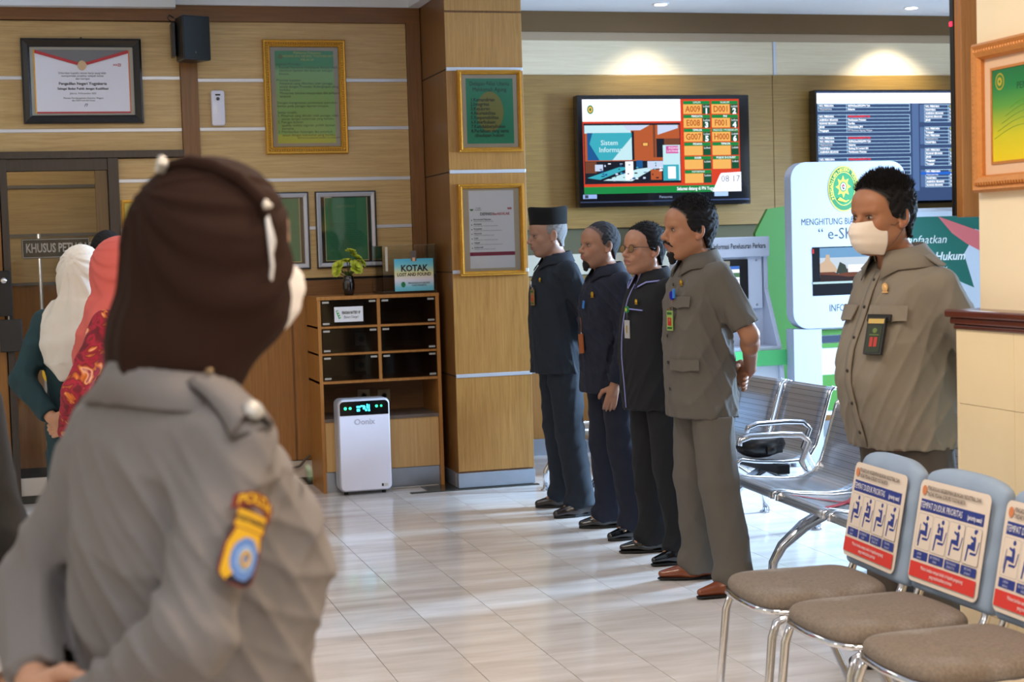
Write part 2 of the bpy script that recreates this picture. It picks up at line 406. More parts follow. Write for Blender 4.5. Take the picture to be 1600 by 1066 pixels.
# ---- television wall (Y = 11)
YT = 11.0
wt = struct(MB().box(2.9, 8.6, YT + 0.05, YT + 0.2, 0, ZC).build('wall_television', mat('olive_wall', (92, 86, 58), 0.7)))
wt.name = 'wall_right_back'
def tp(x0, x1, z0, z1, m, y0=YT, y1=YT + 0.05): return bx('panel', (x0, x1, y0, y1, z0, z1), m, wt, bevel=0.002)
tp(2.9, 5.245, 1.633, 2.735, M_tvp); tp(5.249, 8.6, 1.633, 2.735, M_tvp)
tp(2.9, 5.265, 2.738, 2.985, M_pale, YT + 0.02); tp(5.29, 8.6, 2.738, 2.985, M_pale, YT + 0.02)
bx('strip', (5.266, 5.289, YT + 0.015, YT + 0.03, 2.738, 2.985), M_alu, wt)
tp(2.9, 8.6, 2.985, 3.045, mat('taupe_band', (176, 152, 124), 0.5), YT + 0.015)
tp(2.9, 8.6, 3.045, ZC, mat('olive_band', (112, 84, 48), 0.5), YT + 0.0)
tp(2.9, 8.6, 1.30, 1.45, mat('ivory_band', (206, 200, 180), 0.5), YT + 0.04)
tp(2.9, 8.6, 0.62, 1.29, M_tvp, YT + 0.035)
tp(2.9, 8.6, 0.12, 0.60, M_dpanel, YT + 0.035)
bx('strip', (2.9, 8.6, YT + 0.03, YT + 0.05, 0.60, 0.62), M_alu, wt)
struct(bx('baseboard_right', (2.9, 8.6, YT + 0.02, YT + 0.05, 0, 0.12), M_steelp))
# far right side and others closing the room (never in frame)
struct(MB().box(8.5, 8.6, 9.9, 12.2, 0, ZC).box(8.5, 8.6, -3, 3.6, 0, ZC).box(8.5, 8.6, 3.6, 9.9, 2.75, ZC).box(8.5, 8.6, 5.3, 6.8, 0, 2.75).build('wall_right_far', M_creamp)).name = 'wall_right'
struct(MB().box(-4.1, -4, -3, 12.2, 0, ZC).build('wall_left', M_creamp))
struct(MB().box(-4, 8.6, -3.1, -3, 0, ZC).build('wall_front', M_creamp))

# ---- near right wall (X = 2.75, ends at Y = 4.45): plaster above, tiles below, mahogany rail
XW = 2.82
wr = struct(MB().box(XW, XW + 0.22, -3, 4.44, 0, ZC).build('wall_near_right', M_creamp)); wr.name = 'wall_right_near'
MB().box(XW + 0.004, XW + 0.23, 4.44, 4.446, 1.27, ZC).build('end_cap', M_creamp, wr)
for k in range(9):
    y1 = 4.455 - 0.30 * k; y0 = y1 - 0.2985
    for z0, z1 in ((0.0, 0.322), (0.3235, 0.6455), (0.647, 0.9695), (0.971, 1.225)):
        MB().box(XW - 0.07, XW, y0, y1, z0, z1).build('tile', M_cream, wr, bevel=0.001, seg=1)
MB().box(XW - 0.07, XW + 0.25, 4.455, 4.47, 0, 1.225).build('tile_end', M_cream, wr, bevel=0.002)
tr5 = struct(MB().box(XW - 0.095, XW + 0.3, -3, 4.50, 1.243, 1.268).box(XW - 0.085, XW + 0.28, -3, 4.485, 1.222, 1.243).box(XW - 0.078, XW + 0.26, -3, 4.475, 1.205, 1.222).build('trim_5', M_mahog, bevel=0.006))
# timber board hanging at the wall end (seen edge on)
hb = thing('hanging_screen', 'tall wood-cased screen hanging at the end of the cream wall, seen edge on', 'screen', (2.90, 4.66, 0))
bx('casing', (0.0, 0.12, 0.0, 0.04, 1.56, ZC - .01), wood('casing_wood', (150, 96, 46), (176, 120, 64), 'Z'), hb, bevel=0.003)
bx('bezel', (-0.004, 0.12, 0.04, 0.062, 1.565, ZC - .01), M_black, hb, bevel=0.002)
bx('indicator', (-0.008, -0.003, 0.044, 0.056, 2.19, 2.205), mat('red_led', (255, 30, 60), 0.5, emit=4), hb)
bx('ceiling_bracket', (0.02, 0.10, 0.01, 0.08, ZC - .02, ZC), M_steelp, hb)

# glazed opening on the far right side (out of frame), where the daylight comes in
w1 = struct(MB().box(8.5, 8.56, 6.8, 9.9, 0, 0.08).box(8.5, 8.56, 6.8, 9.9, 2.67, 2.75).box(8.5, 8.56, 6.8, 6.88, 0.08, 2.67).box(8.5, 8.56, 9.82, 9.9, 0.08, 2.67).box(8.5, 8.56, 8.31, 8.39, 0.08, 2.67).build('window_1', M_alu))
bx('pane', (8.525, 8.531, 6.88, 8.31, 0.08, 2.67), M_glass, w1); bx('pane', (8.525, 8.531, 8.39, 9.82, 0.08, 2.67), M_glass, w1)
w2 = struct(MB().box(8.5, 8.56, 3.6, 5.3, 0, 0.08).box(8.5, 8.56, 3.6, 5.3, 2.67, 2.75).box(8.5, 8.56, 3.6, 3.68, 0.08, 2.67).box(8.5, 8.56, 5.22, 5.3, 0.08, 2.67).build('window_2', M_alu))
bx('pane', (8.525, 8.531, 3.68, 5.22, 0.08, 2.67), M_glass, w2)

# ================================================================ THINGS ON THE WALLS
def ring(b, x0, x1, z0, z1, prof, m):
    """mitred moulding facing -y: prof is a list of (inset, y)"""
    vs = []; n = len(prof)
    for ins, y in prof: vs += [(x0 + ins, y, z0 + ins), (x1 - ins, y, z0 + ins), (x1 - ins, y, z1 - ins), (x0 + ins, y, z1 - ins)]
    fs = []
    for i in range(n - 1):
        for k in range(4): fs.append((i * 4 + k, i * 4 + (k + 1) % 4, (i + 1) * 4 + (k + 1) % 4, (i + 1) * 4 + k))
    return b.add(vs, fs, m)
def grad(name, stops, rough=0.5):
    if name in _m: return _m[name]
    m = bpy.data.materials.new(name); m.use_nodes = True; nt = m.node_tree; b = nt.nodes['Principled BSDF']; b.inputs['Roughness'].default_value = rough
    tc = nt.nodes.new('ShaderNodeTexCoord'); sp = nt.nodes.new('ShaderNodeSeparateXYZ'); r = nt.nodes.new('ShaderNodeValToRGB')
    nt.links.new(tc.outputs['Generated'], sp.inputs[0]); nt.links.new(sp.outputs[2], r.inputs[0]); nt.links.new(r.outputs[0], b.inputs['Base Color'])
    while len(r.color_ramp.elements) < len(stops): r.color_ramp.elements.new(0.5)
    for e, (p, c) in zip(r.color_ramp.elements, stops): e.position = p; e.color = lin(c) + (1,)
    _m[name] = m; return m
K = ink((24, 26, 28), 'dark_ink'); W = ink((236, 236, 240), 'white_ink')
def gold_frame(name, lab, x0, x1, z0, z1, yw, fw, mount=None, glassed=True):
    t = thing(name, lab, 'framed poster', ((x0 + x1) / 2, yw, z0)); w_ = (x1 - x0) / 2; h = z1 - z0
    b = MB(); ring(b, -w_, w_, 0, h, [(0, 0), (0, -0.022), (fw * .12, -0.03), (fw * .3, -0.028), (fw * .42, -0.036), (fw * .62, -0.034), (fw * .75, -0.024), (fw * .88, -0.026), (fw, -0.016), (fw, 0)], M_gold)
    fo = b.build('frame', None, t)
    # carved beads run round the moulding
    b = MB(); st = fw * 0.32; n1 = int((2 * w_ - fw) / st); n2 = int((h - fw) / st); c = fw * .52
    for i in range(n1 + 1):
        x = -w_ + c + (2 * w_ - 2 * c) * i / n1
        for z in (c, h - c): b.ell((x, -0.035, z), (st * .42, 0.005, st * .3), n=6)
    for i in range(1, n2):
        z = c + (h - 2 * c) * i / n2
        for x in (-w_ + c, w_ - c): b.ell((x, -0.035, z), (st * .3, 0.005, st * .42), n=6)
    q = b.build('carving', M_goldd, fo, True); q['kind'] = 'stuff'
    if mount: bx('mount', (-w_ + fw, w_ - fw, -0.012, -0.002, fw, h - fw), mount, t)
    if glassed: bx('glass', (-w_ + fw * .9, w_ - fw * .9, -0.0185, -0.0175, fw * .9, h - fw * .9), M_glass, t)
    return t, w_, h

# poster with green-to-yellow ground, left of the column
t, w_, h = gold_frame('framed_poster', 'gilt-framed green and yellow service pledge poster high on the wall above the cabinet', 1.38, 1.915, 2.155, 2.888, YB - 0.012, 0.048, M_mount)
pr = MB().box(-0.190, 0.190, -0.0135, -0.0125, 0.07, 0.663).build('print', grad('leaf_green_ground', [(0, (196, 196, 40)), (0.09, (190, 200, 60)), (0.1, (150, 190, 96)), (0.78, (136, 190, 112)), (0.84, (44, 156, 84)), (1, (36, 148, 80))]), t)
text('heading', 'Maklumat Pelayanan\nPENGADILAN NEGERI YOGYAKARTA\nKELAS IA', 0.022, (0.02, -0.0142, 0.628), ink((196, 196, 80), 'olive_ink'), pr, off=0.0006)
MB().prism(circ(-0.155, 0.625, 0.016), -0.0143, -0.0138).build('emblem', ink((90, 120, 50), 'moss_ink'), pr)
text('body_text', 'Layanan Prioritas:\n   Kepada Pemohon Kelompok Rentan wajib\n   diberikan layanan dan bantuan petugas\n   khusus.\n\nPrioritas Layanan:\n   Pelayanan yang diberikan oleh petugas\n   sesuai dengan Prosedur Kelengkapan yang\n   berlaku\n   Menerima keluhan masyarakat dan pelayanan\n   terpadu\n\nDengan mengerjakan permintaan pemohon\nberkas pada petugas layanan terpadu.\n\nSanksi (wajib):\n1. Pimpinan yang dihadiri oleh petugas tidak\n    sesuai dengan ketentuan yang berlaku\n2. Petugas layanan\n    apabila melalui teguran, politik layanan\n    bersama\n3. Memberikan hubungan dan petunjuk\n    sesuai dengan kebutuhan yang berlaku.', 0.0225, (-0.185, -0.0142, 0.35), ink((40, 60, 30), 'dark_green_ink'), pr, 'LEFT', off=0.0004, ls=0.92)
text('signature', 'KETUA PENGADILAN NEGERI YOGYAKARTA', 0.014, (0.08, -0.0142, 0.103), ink((40, 60, 30), 'dark_green_ink'), pr)

# poster on the column, upper: green with eight values
t, w_, h = gold_frame('framed_poster', 'gilt-framed green poster listing eight values, upper of the two on the column', 2.485, 2.897, 2.11, 2.618, 9.70, 0.028, mat('cream_mount', (206, 190, 168), 0.7))
pr = bx('print', (-0.152, 0.152, -0.0135, -0.0125, 0.052, 0.456), mat('poster_green', (40, 158, 118), 0.5), t)
MB().prism(circ(0.0, 0.25, 0.088, 0.125, 32), -0.0140, -0.0136).build('seal', mat('seal_gold', (150, 150, 72), 0.5), pr)
text('heading', 'Delapan Nilai Utama\nMahkamah Agung', 0.036, (0, -0.0146, 0.405), K, pr, off=0.0008, sx=0.86)
text('list', '1.Kemandirian\n2.Integritas\n3.Kejujuran\n4.Akuntabilitas\n5.Responsibilitas\n6.Keterbukaan\n7.Ketidakberpihakan\n8.Perlakuan yang sama\n   dihadapan hukum', 0.030, (-0.125, -0.0146, 0.213), ink((30, 40, 30), 'list_ink'), pr, 'LEFT', off=0.0006, ls=0.92, sx=0.9)

# poster on the column, lower: white sheet
t, w_, h = gold_frame('framed_poster', 'gilt-framed white definition sheet with a crimson footer, lower of the two on the column', 2.468, 2.892, 1.338, 1.912, 9.70, 0.030, mat('cream_mount', (206, 190, 168), 0.7))
pr = bx('print', (-0.146, 0.146, -0.0135, -0.0125, 0.035 + .012, 0.532), mat('poster_white', (244, 244, 250), 0.5), t)
flat('footer_band', pr, [((-0.146, 0.125, 0.146, 0.148), ink((150, 34, 74), 'crimson_ink'))], -0.0138)
text('heading', 'DEFINISI', 0.0235, (-0.035, -0.0142, 0.385), ink((40, 50, 60), 'slate_ink'), pr, off=0.0006, sx=0.9)
text('heading_red', 'BerAKHLAK', 0.0235, (0.063, -0.0142, 0.385), ink((190, 50, 70), 'rose_ink'), pr, off=0.0006, sx=0.9)
for k, wd in enumerate(['Berorientasi Pelayanan', 'Akuntabel', 'Kompeten', 'Harmonis', 'Loyal', 'Adaptif', 'Kolaboratif']):
    z = 0.352 - k * 0.029
    text('item', wd, 0.0125, (-0.118, -0.0142, z), ink((60, 70, 80), 'slate_ink2'), pr, 'LEFT', off=0.0004)
    text('item_note', 'melakukan dan memberikan yang terbaik untuk seluruh'[:30 + (k * 7) % 20], 0.0095, (-0.118, -0.0142, z - 0.011), ink((110, 112, 124), 'grey_ink'), pr, 'LEFT')
    MB().prism(circ(-0.130, z - 0.004, 0.0035, n=10), -0.0142, -0.0138).build('bullet', ink((60, 70, 80), 'slate_ink2'), pr)
text('logo_text', 'bangga\nmelayani', 0.012, (-0.085, -0.0142, 0.418), ink((60, 70, 80), 'slate_ink2'), pr)
flat('logo', pr, [(circ(-0.128, 0.418, 0.012, n=12, a0=180, a1=360), ink((70, 120, 80), 'leaf_ink')), ((0.105, 0.412, 0.132, 0.424), ink((200, 110, 120), 'pale_rose_ink'))], -0.0138)

# certificate in a wide black frame
t = thing('framed_certificate', 'white certificate with a red ribbon border in a wide black frame above the door', 'certificate', (0.258, YB - 0.012, 2.36))
b = MB(); ring(b, -0.362, 0.362, 0, 0.525, [(0, 0), (0, -0.03), (0.012, -0.036), (0.04, -0.03), (0.052, -0.02), (0.052, 0)], mat('black_gloss_frame', (22, 17, 15), 0.25)); b.build('frame', None, t)
bx('mount', (-0.31, 0.31, -0.014, -0.004, 0.052, 0.473), mat('grey_linen', (176, 172, 160), 0.8), t)
pr = bx('print', (-0.285, 0.285, -0.016, -0.015, 0.068, 0.455), mat('certificate_paper', (232, 232, 244), 0.5), t)
red = ink((190, 60, 66), 'ribbon_red')
flat('border', pr, [((-0.289, 0.066, -0.281, 0.457), M_gold), ((-0.281, 0.064, 0.285, 0.074), red), ((0.281, 0.074, 0.288, 0.455), ink((220, 120, 70), 'orange_ink')),
    ([(-0.281, 0.455), (0, 0.372), (0.281, 0.455)], ink((120, 120, 124), 'steel_grey_ink')), ([(-0.281, 0.455), (-0.281, 0.435), (-0.03, 0.362), (-0.02, 0.378)], red), ([(0.281, 0.455), (0.02, 0.378), (0.03, 0.362), (0.281, 0.435)], red)], -0.0165)
MB().prism(circ(0, 0.36, 0.026, 0.03), -0.022, -0.017).build('seal', ink((214, 180, 140), 'peach_seal'), pr)
text('citation', 'Diberikan kepada satuan kerja yang telah\nmemperoleh predikat wilayah bebas\ndari korupsi', 0.0175, (0, -0.0175, 0.295), ink((80, 80, 92), 'soft_ink'), pr)
text('recipient', 'Pengadilan Negeri Yogyakarta', 0.024, (0, -0.0175, 0.247), ink((60, 60, 72), 'firm_ink'), pr, off=0.0005)
text('citation', 'Sebagai Badan Publik dengan Kualifikasi', 0.0195, (0, -0.0175, 0.216), ink((60, 60, 72), 'firm_ink'), pr, off=0.0004)
text('citation', 'Jakarta, 10 Desember 2021\n\nMenteri Pendayagunaan Aparatur Negara\ndan Reformasi Birokrasi', 0.0145, (0, -0.0175, 0.165), ink((80, 80, 92), 'soft_ink'), pr)
text('signature', 'n', 0.04, (0.01, -0.0175, 0.118), ink((60, 50, 120), 'pen_ink'), pr, shear=0.5)
text('logo_text', '>>ZI', 0.024, (0.212, -0.0175, 0.362), red, pr, off=0.0006)
MB().tube([(-0.01, -0.002, 0.523), (0, -0.012, 0.535), (0.01, -0.002, 0.523)], 0.003).build('hook', M_blackm, t)

# pair of silver frames with green certificates
def silver(x0, x1, lab, yshift=0):
    t = thing('framed_certificate', lab, 'certificate', ((x0 + x1) / 2, YB - 0.012, 1.41)); w_ = (x1 - x0) / 2; h = 0.5
    b = MB(); ring(b, -w_, w_, 0, h, [(0, 0), (0, -0.02), (0.008, -0.022)], M_black); ring(b, -w_ + .008, w_ - .008, 0.008, h - .008, [(0, -0.022), (0.006, -0.025), (0.026, -0.022), (0.03, -0.01)], mat('silver_frame', (176, 178, 186), 0.35, 0.4)); b.build('frame', None, t)
    bx('mount', (-w_ + .03, w_ - .03, -0.012, -0.003, .03, h - .03), mat('charcoal_mount', (40, 38, 36), 0.8), t)
    pr = bx('print', (-w_ + .062, w_ - .062, -0.014, -0.013, .05, h - .042), mat('certificate_green', (24, 118, 76), 0.5), t)
    flat('print_border', pr, [((-w_ + .058, .046, -w_ + .063, h - .038), ink((196, 180, 130), 'straw_ink')), ((w_ - .063, .046, w_ - .058, h - .038), ink((196, 180, 130), 'straw_ink')), ((-w_ + .06, .046, w_ - .06, .051), ink((196, 180, 130), 'straw_ink')), ((-w_ + .06, h - .043, -w_ + .11, h - .030), ink((190, 190, 180), 'pale_tab'))], -0.0145)
    text('heading', 'SERTIFIKAT', 0.024, (0, -0.0146, h - .10), ink((110, 140, 90), 'faded_ink'), pr)
    text('body_text', '\n'.join(['Diberikan kepada pengadilan negeri', 'atas penilaian akreditasi penjaminan', 'mutu badan peradilan umum'] * 4), 0.0145, (0, -0.0146, 0.21), ink((30, 80, 58), 'deep_green_ink'), pr)
    bx('glass', (-w_ + .028, w_ - .028, -0.019, -0.018, .028, h - .028), M_glass, t)
silver(1.245, 1.64, 'silver-framed green certificate half hidden behind the brown headscarf')
silver(1.684, 2.085, 'silver-framed green certificate behind the flower vase')

# loudspeaker, air freshener
t = thing('wall_speaker', 'black wall loudspeaker mounted over the brown upright, turned to the room', 'speaker', (0.915, YB - 0.035, 2.86))
bx('bracket', (-0.02, 0.02, -0.09, 0.0, -0.03, 0.03), M_black, t)
T = Matrix.Translation((0.0, -0.17, 0.0)) @ Matrix.Rotation(R(20), 4, 'Z')
b = MB(); b.prism([(-0.095, -0.085), (0.095, -0.085), (0.065, 0.085), (-0.065, 0.085)], -0.135, 0.14, M_black, T, 'Z'); cb = b.build('enclosure', None, t, bevel=0.01)
b = MB(); b.box(-0.088, 0.088, -0.092, -0.084, -0.125, 0.13, mat('speaker_grille', (20, 28, 32), 0.7, bump=0.6, bscale=900), T); b.build('grille', None, t, bevel=0.003)
text('logo', 'h', 0.016, (0.02, -0.27, -0.09), ink((150, 150, 150), 'dull_silver_ink'), t)
bx('yoke', (-0.115, -0.09, -0.16, -0.04, -0.10, 0.11), M_black, t, bevel=0.005)
MB().tube([(-0.10, -0.08, 0.11), (-0.13, -0.10, 0.14), (-0.12, -0.08, 0.165), (-0.09, -0.06, 0.15)], 0.004).build('cable', M_black, t, True)
t = thing('air_freshener', 'white automatic air freshener dispenser beside the gilt-framed poster', 'air freshener', (1.082, YB - 0.012, 2.34))
MB().prism(rrect(-0.042, 0.042, 0, 0.222, 0.016), -0.055, 0).build('casing', M_whitegloss, t, True, bevel=0.008)
flat('display', t, [((-0.016, 0.188, 0.016, 0.198), K)], -0.0555)
MB().lathe([(0.011, 0), (0.011, 0.004), (0.006, 0.004), (0.006, 0.001)], n=18, T=Matrix.Translation((0, -0.055, 0.168)) @ Matrix.Rotation(R(90), 4, 'X')).build('nozzle', mat('grey_nozzle', (90, 90, 96), 0.4), t, True)
MB().box(-0.005, 0.005, -0.059, -0.054, 0.085, 0.105).build('indicator', mat('pale_plastic', (235, 235, 240), 0.2), t, bevel=0.002)

# ================================================================ CABINET
YC = 9.93; DC = 0.445
cb = thing('charging_cabinet', 'oak charging cabinet with six smoked-glass doors and an open shelf against the wall', 'cabinet', (1.99, YC, 0))
W2 = 0.39
b = MB(); b.box(-W2, -W2 + .022, 0, DC, 0, 1.235).box(W2 - .022, W2, -0.012, DC, 0, 1.235).box(-W2 - .004, W2 + .004, -0.006, DC, 1.215, 1.237)
b.box(-W2, W2, 0.004, DC, 0.687, 0.705).box(-W2, W2, 0.004, DC, 0.865, 0.880).box(-W2, W2, 0.004, DC, 1.035, 1.050).box(-0.011, 0.011, 0.003, DC, 0.70, 1.22)
b.build('body', M_cab, cb, bevel=0.0015)
bx('back_panel', (-W2 + .02, W2 - .02, DC - 0.012, DC, 0.1, 1.22), M_cabd, cb)
bx('counter', (-W2 + .022, W2 - .022, 0.0, DC, 0.447, 0.467), mat('grey_edge_band', (110, 96, 86), 0.4), cb, bevel=0.001)
bx('front_panel', (-W2 + .024, W2 - .024, 0.008, 0.026, 0.132, 0.446), M_cabl, cb, bevel=0.001)
bx('plinth', (-W2 + .024, W2 - .024, 0.02, 0.034, 0.0, 0.128), M_steelp, cb)
clipm = mat('clip_aluminium', (186, 184, 180), 0.35, 0.5)
for (x0, x1, sx) in ((-W2 + .026, -0.014, 1), (0.014, W2 - .026, -1)):
    for z0, z1 in ((1.054, 1.212), (0.884, 1.031), (0.709, 0.861)):
        d = bx('door', (x0, x1, -0.002, 0.003, z0, z1), M_smoke, cb)
        for cx, cz in ((x0 + .027, z1 - .012), (x1 - .027, z1 - .012), ((x0 + .027) if sx > 0 else (x1 - .027), z0 + .012)):
            bx('clip', (cx - .021, cx + .021, -0.006, 0.006, cz - .006, cz + .006), clipm, d, bevel=0.001)
so = mat('socket_plastic', (176, 166, 140), 0.4)
for x, z in ((-0.04, 0.94), (-0.045, 0.77), (0.05, 1.115), (0.05, 0.94), (0.05, 0.765), (-0.035, 0.568), (0.10, 0.56)):
    s = bx('socket', (x - .042, x + .042, DC - .028, DC - .012, z - .042, z + .042), so, cb, bevel=0.004)
    MB().lathe([(0.019, 0), (0.019, 0.003), (0.012, 0.003), (0.012, 0.0)], n=16, T=Matrix.Translation((x, DC - .028, z)) @ Matrix.Rotation(R(90), 4, 'X')).build('outlet', mat('socket_outlet_dark', (120, 112, 96), 0.5), s, True)  # outlet ring in a darker tan than its plate
sg = tag(bx('door_sign', (1.706, 1.888, YC - 0.007, YC - 0.003, 1.075, 1.17), mat('sign_white', (232, 234, 240), 0.4)), 'small white sign for phone battery charging on the top left cabinet door', 'sign')
text('lettering', 'PENGISIAN BATTERY HP', 0.0245, (1.812, YC - 0.008, 1.132), K, sg, off=0.0007, sx=0.44)
text('lettering', '(Battery Charger)', 0.0225, (1.812, YC - 0.008, 1.105), K, sg, sx=0.58)
flat('battery_icon', sg, [([(1.716, 1.145), (1.728, 1.152), (1.746, 1.100), (1.733, 1.094)], ink((60, 170, 80), 'icon_green')), ([(1.722, 1.142), (1.728, 1.146), (1.742, 1.106), (1.735, 1.103)], W), ([(1.724, 1.132), (1.733, 1.136), (1.736, 1.128), (1.727, 1.124)], ink((60, 170, 80), 'icon_green')), ([(1.729, 1.118), (1.738, 1.122), (1.741, 1.114), (1.732, 1.110)], ink((60, 170, 80), 'icon_green'))], YC - 0.0075)

# vase with yellow-green artificial flowers
vz = thing('flower_vase', 'black ribbed vase of yellow-green artificial flowers on the cabinet', 'vase', (1.826, 10.05, 1.237))
prof = [(0.026, 0), (0.032, 0.01), (0.037, 0.045), (0.038, 0.075), (0.034, 0.10), (0.028, 0.118), (0.03, 0.125), (0.024, 0.125), (0.022, 0.05)]
b = MB(); b.lathe(prof, n=28)
b.v = [((x * (1 + 0.035 * math.cos(7 * 2 * math.atan2(y, x)))), y * (1 + 0.035 * math.cos(7 * 2 * math.atan2(y, x))), z) for x, y, z in b.v]
b.build('vessel', mat('black_glaze', (22, 16, 20), 0.12, coat=0.6), vz, True)
leafm = mat('lime_petal', (196, 204, 66), 0.6, noise=0.2, nscale=25); stm = mat('stem_green', (70, 90, 34), 0.6)
fl_c = [(-0.062, 0.0, 0.185, 0.034), (0.0, 0.02, 0.215, 0.028), (0.045, -0.02, 0.175, 0.04), (0.055, 0.01, 0.235, 0.036), (0.025, 0.015, 0.275, 0.03), (0.09, 0.0, 0.205, 0.028), (-0.075, -0.015, 0.152, 0.026)]
for fx, fy, fz, fr in fl_c:
    f_ = MB().tube([(0, 0, 0.10), (fx * .4, fy * .4, 0.10 + (fz - .1) * .5), (fx, fy, fz)], 0.003, n=6).build('stem', stm, vz, True)
    b = MB(); nrm = Vector((fx, fy - 0.05, fz - 0.13)).normalized(); q = nrm.to_track_quat('Z', 'Y').to_matrix().to_4x4()
    T0 = Matrix.Translation((fx, fy, fz)) @ q
    for ringi, (np_, tilt, ln) in enumerate(((9, 15, 1.0), (8, 38, .85), (6, 62, .6))):
        for k in range(np_):
            T = T0 @ Matrix.Rotation(2 * PI * k / np_ + ringi * .3, 4, 'Z') @ Matrix.Rotation(-R(tilt + random.uniform(-8, 8)), 4, 'Y')
            L = fr * ln * 1.4; wd = fr * .5
            b.add([(0, 0, 0), (L * .45, -wd, 0.004), (L * .85, -wd * .8, -.002), (L, 0, -.006), (L * .85, wd * .8, -.002), (L * .45, wd, 0.004), (L * .5, 0, -.003)], [(0, 1, 6), (1, 2, 6), (2, 3, 6), (3, 4, 6), (4, 5, 6), (5, 0, 6)], None, T)
    b.build('blossom', leafm, f_)
for k in range(7):
    a = 2 * PI * k / 7; L = 0.07
    T = Matrix.Translation((0, 0, 0.12)) @ Matrix.Rotation(a, 4, 'Z') @ Matrix.Rotation(-R(45), 4, 'Y')
    MB().add([(0, 0, 0), (L * .4, -.014, 0), (L, 0, -.015), (L * .4, .014, 0)], [(0, 1, 2), (0, 2, 3)], None, T).build('leaf', stm, vz)

# clear acrylic box with the lost-and-found sign clipped to it
ab = thing('acrylic_box', 'clear acrylic lost and found box standing on the right of the cabinet', 'box', (2.205, 10.12, 1.237))
ax = 0.175
b = MB(); b.box(-ax, ax, -0.15, -0.146, 0.0, 0.305); b.build('front_pane', M_glass, ab)
bx('back_pane', (-ax, ax, 0.146, 0.15, 0, 0.305), M_glass, ab)
bx('side_pane', (-ax, -ax + .004, -0.146, 0.146, 0, 0.305), M_glass, ab); bx('side_pane', (ax - .004, ax, -0.146, 0.146, 0, 0.305), M_glass, ab)
bx('base', (-ax - .004, ax + .004, -0.155, 0.155, 0, 0.018), mat('smoke_base', (60, 44, 30), 0.2), ab, bevel=0.002)
bx('lid', (-ax - .003, ax + .003, -0.153, 0.153, 0.305, 0.311), mat('lid_acrylic', (150, 140, 120), 0.1, alpha=0.25), ab)
bx('hinge', (-0.155, -0.138, -0.158, -0.150, 0.145, 0.30), mat('pale_hinge', (186, 176, 158), 0.4), ab, bevel=0.003)
sg = thing('lost_and_found_sign', 'blue and cream KOTAK lost and found sign clipped to the acrylic box', 'sign', (2.232, 9.955, 1.253))
cd = MB().box(-0.127, 0.127, 0, 0.003, 0.0, 0.205).build('card', grad('sky_card', [(0, (100, 190, 210)), (0.12, (120, 196, 214)), (0.35, (222, 214, 224)), (0.55, (224, 214, 150)), (0.78, (120, 196, 204)), (1, (70, 172, 204))]), sg)
text('lettering', 'KOTAK', 0.056, (0.002, -0.001, 0.143), K, cd, off=0.002, sx=0.92)
text('lettering', 'LOST AND FOUND', 0.0285, (0.0, -0.001, 0.104), K, cd, off=0.0009, sx=0.9)
text('lettering', 'PENGADILAN NEGERI\nYOGYAKARTA', 0.0145, (0.03, -0.001, 0.042), K, cd, off=0.0003)
MB().prism(circ(-0.072, 0.042, 0.014, 0.018), -0.0012, -0.0002).build('emblem', ink((16, 120, 66), 'court_green'), cd)
bx('clip', (-0.018, 0.018, -0.004, 0.002, 0.19, 0.255), mat('clip_grey', (120, 110, 108), 0.3, 0.6), sg, bevel=0.003)
bx('clip_tip', (-0.009, 0.009, -0.006, -0.001, 0.188, 0.212), mat('clip_peach', (226, 180, 140), 0.4), sg, bevel=0.002)

# air purifier
ap = thing('air_purifier', 'white upright air purifier with a black display in front of the cabinet', 'air purifier', (1.842, 9.77, 0))
Wp = 0.165
MB().prism(rrect(-Wp, Wp, 0.022, 0.600, 0.035), 0.0, 0.145).build('housing', mat('purifier_grey', (180, 182, 192), 0.3, coat=0.2), ap, bevel=0.012)
MB().prism(rrect(-Wp + .006, Wp - .006, 0.03, 0.593, 0.03), -0.012, 0.004).build('front_cover', M_whitegloss, ap, bevel=0.005)
pts = [(-Wp + .012, 0.50), (Wp - .012, 0.50)] + [p for p in rrect(-Wp + .012, Wp - .012, 0.4, 0.588, 0.026) if p[1] > 0.5]
dp = MB().prism(pts, -0.0145, -0.011).build('display', mat('display_black', (8, 10, 12), 0.08), ap)
gl = mat('green_led', (40, 255, 150), 0.4, emit=5); cy = mat('cyan_led', (60, 230, 255), 0.4, emit=4)
for x, z, r_ in ((-0.118, 0.545, .009), (-0.088, 0.545, .008), (0.078, 0.552, .008), (0.108, 0.552, .006)):
    MB().prism(circ(x, z, r_, n=14), -0.0155, -0.0142).build('indicator', gl, dp)
b = MB()
for x, z, a, c in ((-0.035, 0.552, .016, .005), (-0.037, 0.532, .012, .008), (-0.01, 0.556, .018, .004), (0.0, 0.545, .010, .010), (0.02, 0.553, .005, .014), (0.032, 0.547, .004, .017), (0.012, 0.530, .007, .006), (0.030, 0.528, .008, .005)): b.box(x - a / 1.3, x + a / 1.3, -0.0155, -0.0142, z - c, z + c)
b.build('readout', cy, dp)
text('lettering', 'Oonix', 0.05, (0.0, -0.0126, 0.457), ink((176, 172, 186), 'pale_grey_ink'), ap, off=0.001)
flat('rating_label', ap, [((0.095, 0.048, 0.108, 0.066), K), ((0.112, 0.048, 0.135, 0.066), ink((200, 198, 196), 'label_grey'))], -0.0126)
for x in (-0.12, 0.12): MB().lathe([(0.014, 0), (0.014, 0.022)], n=12, T=Matrix.Translation((x, 0.05, 0))).build('foot', M_blackm, ap)
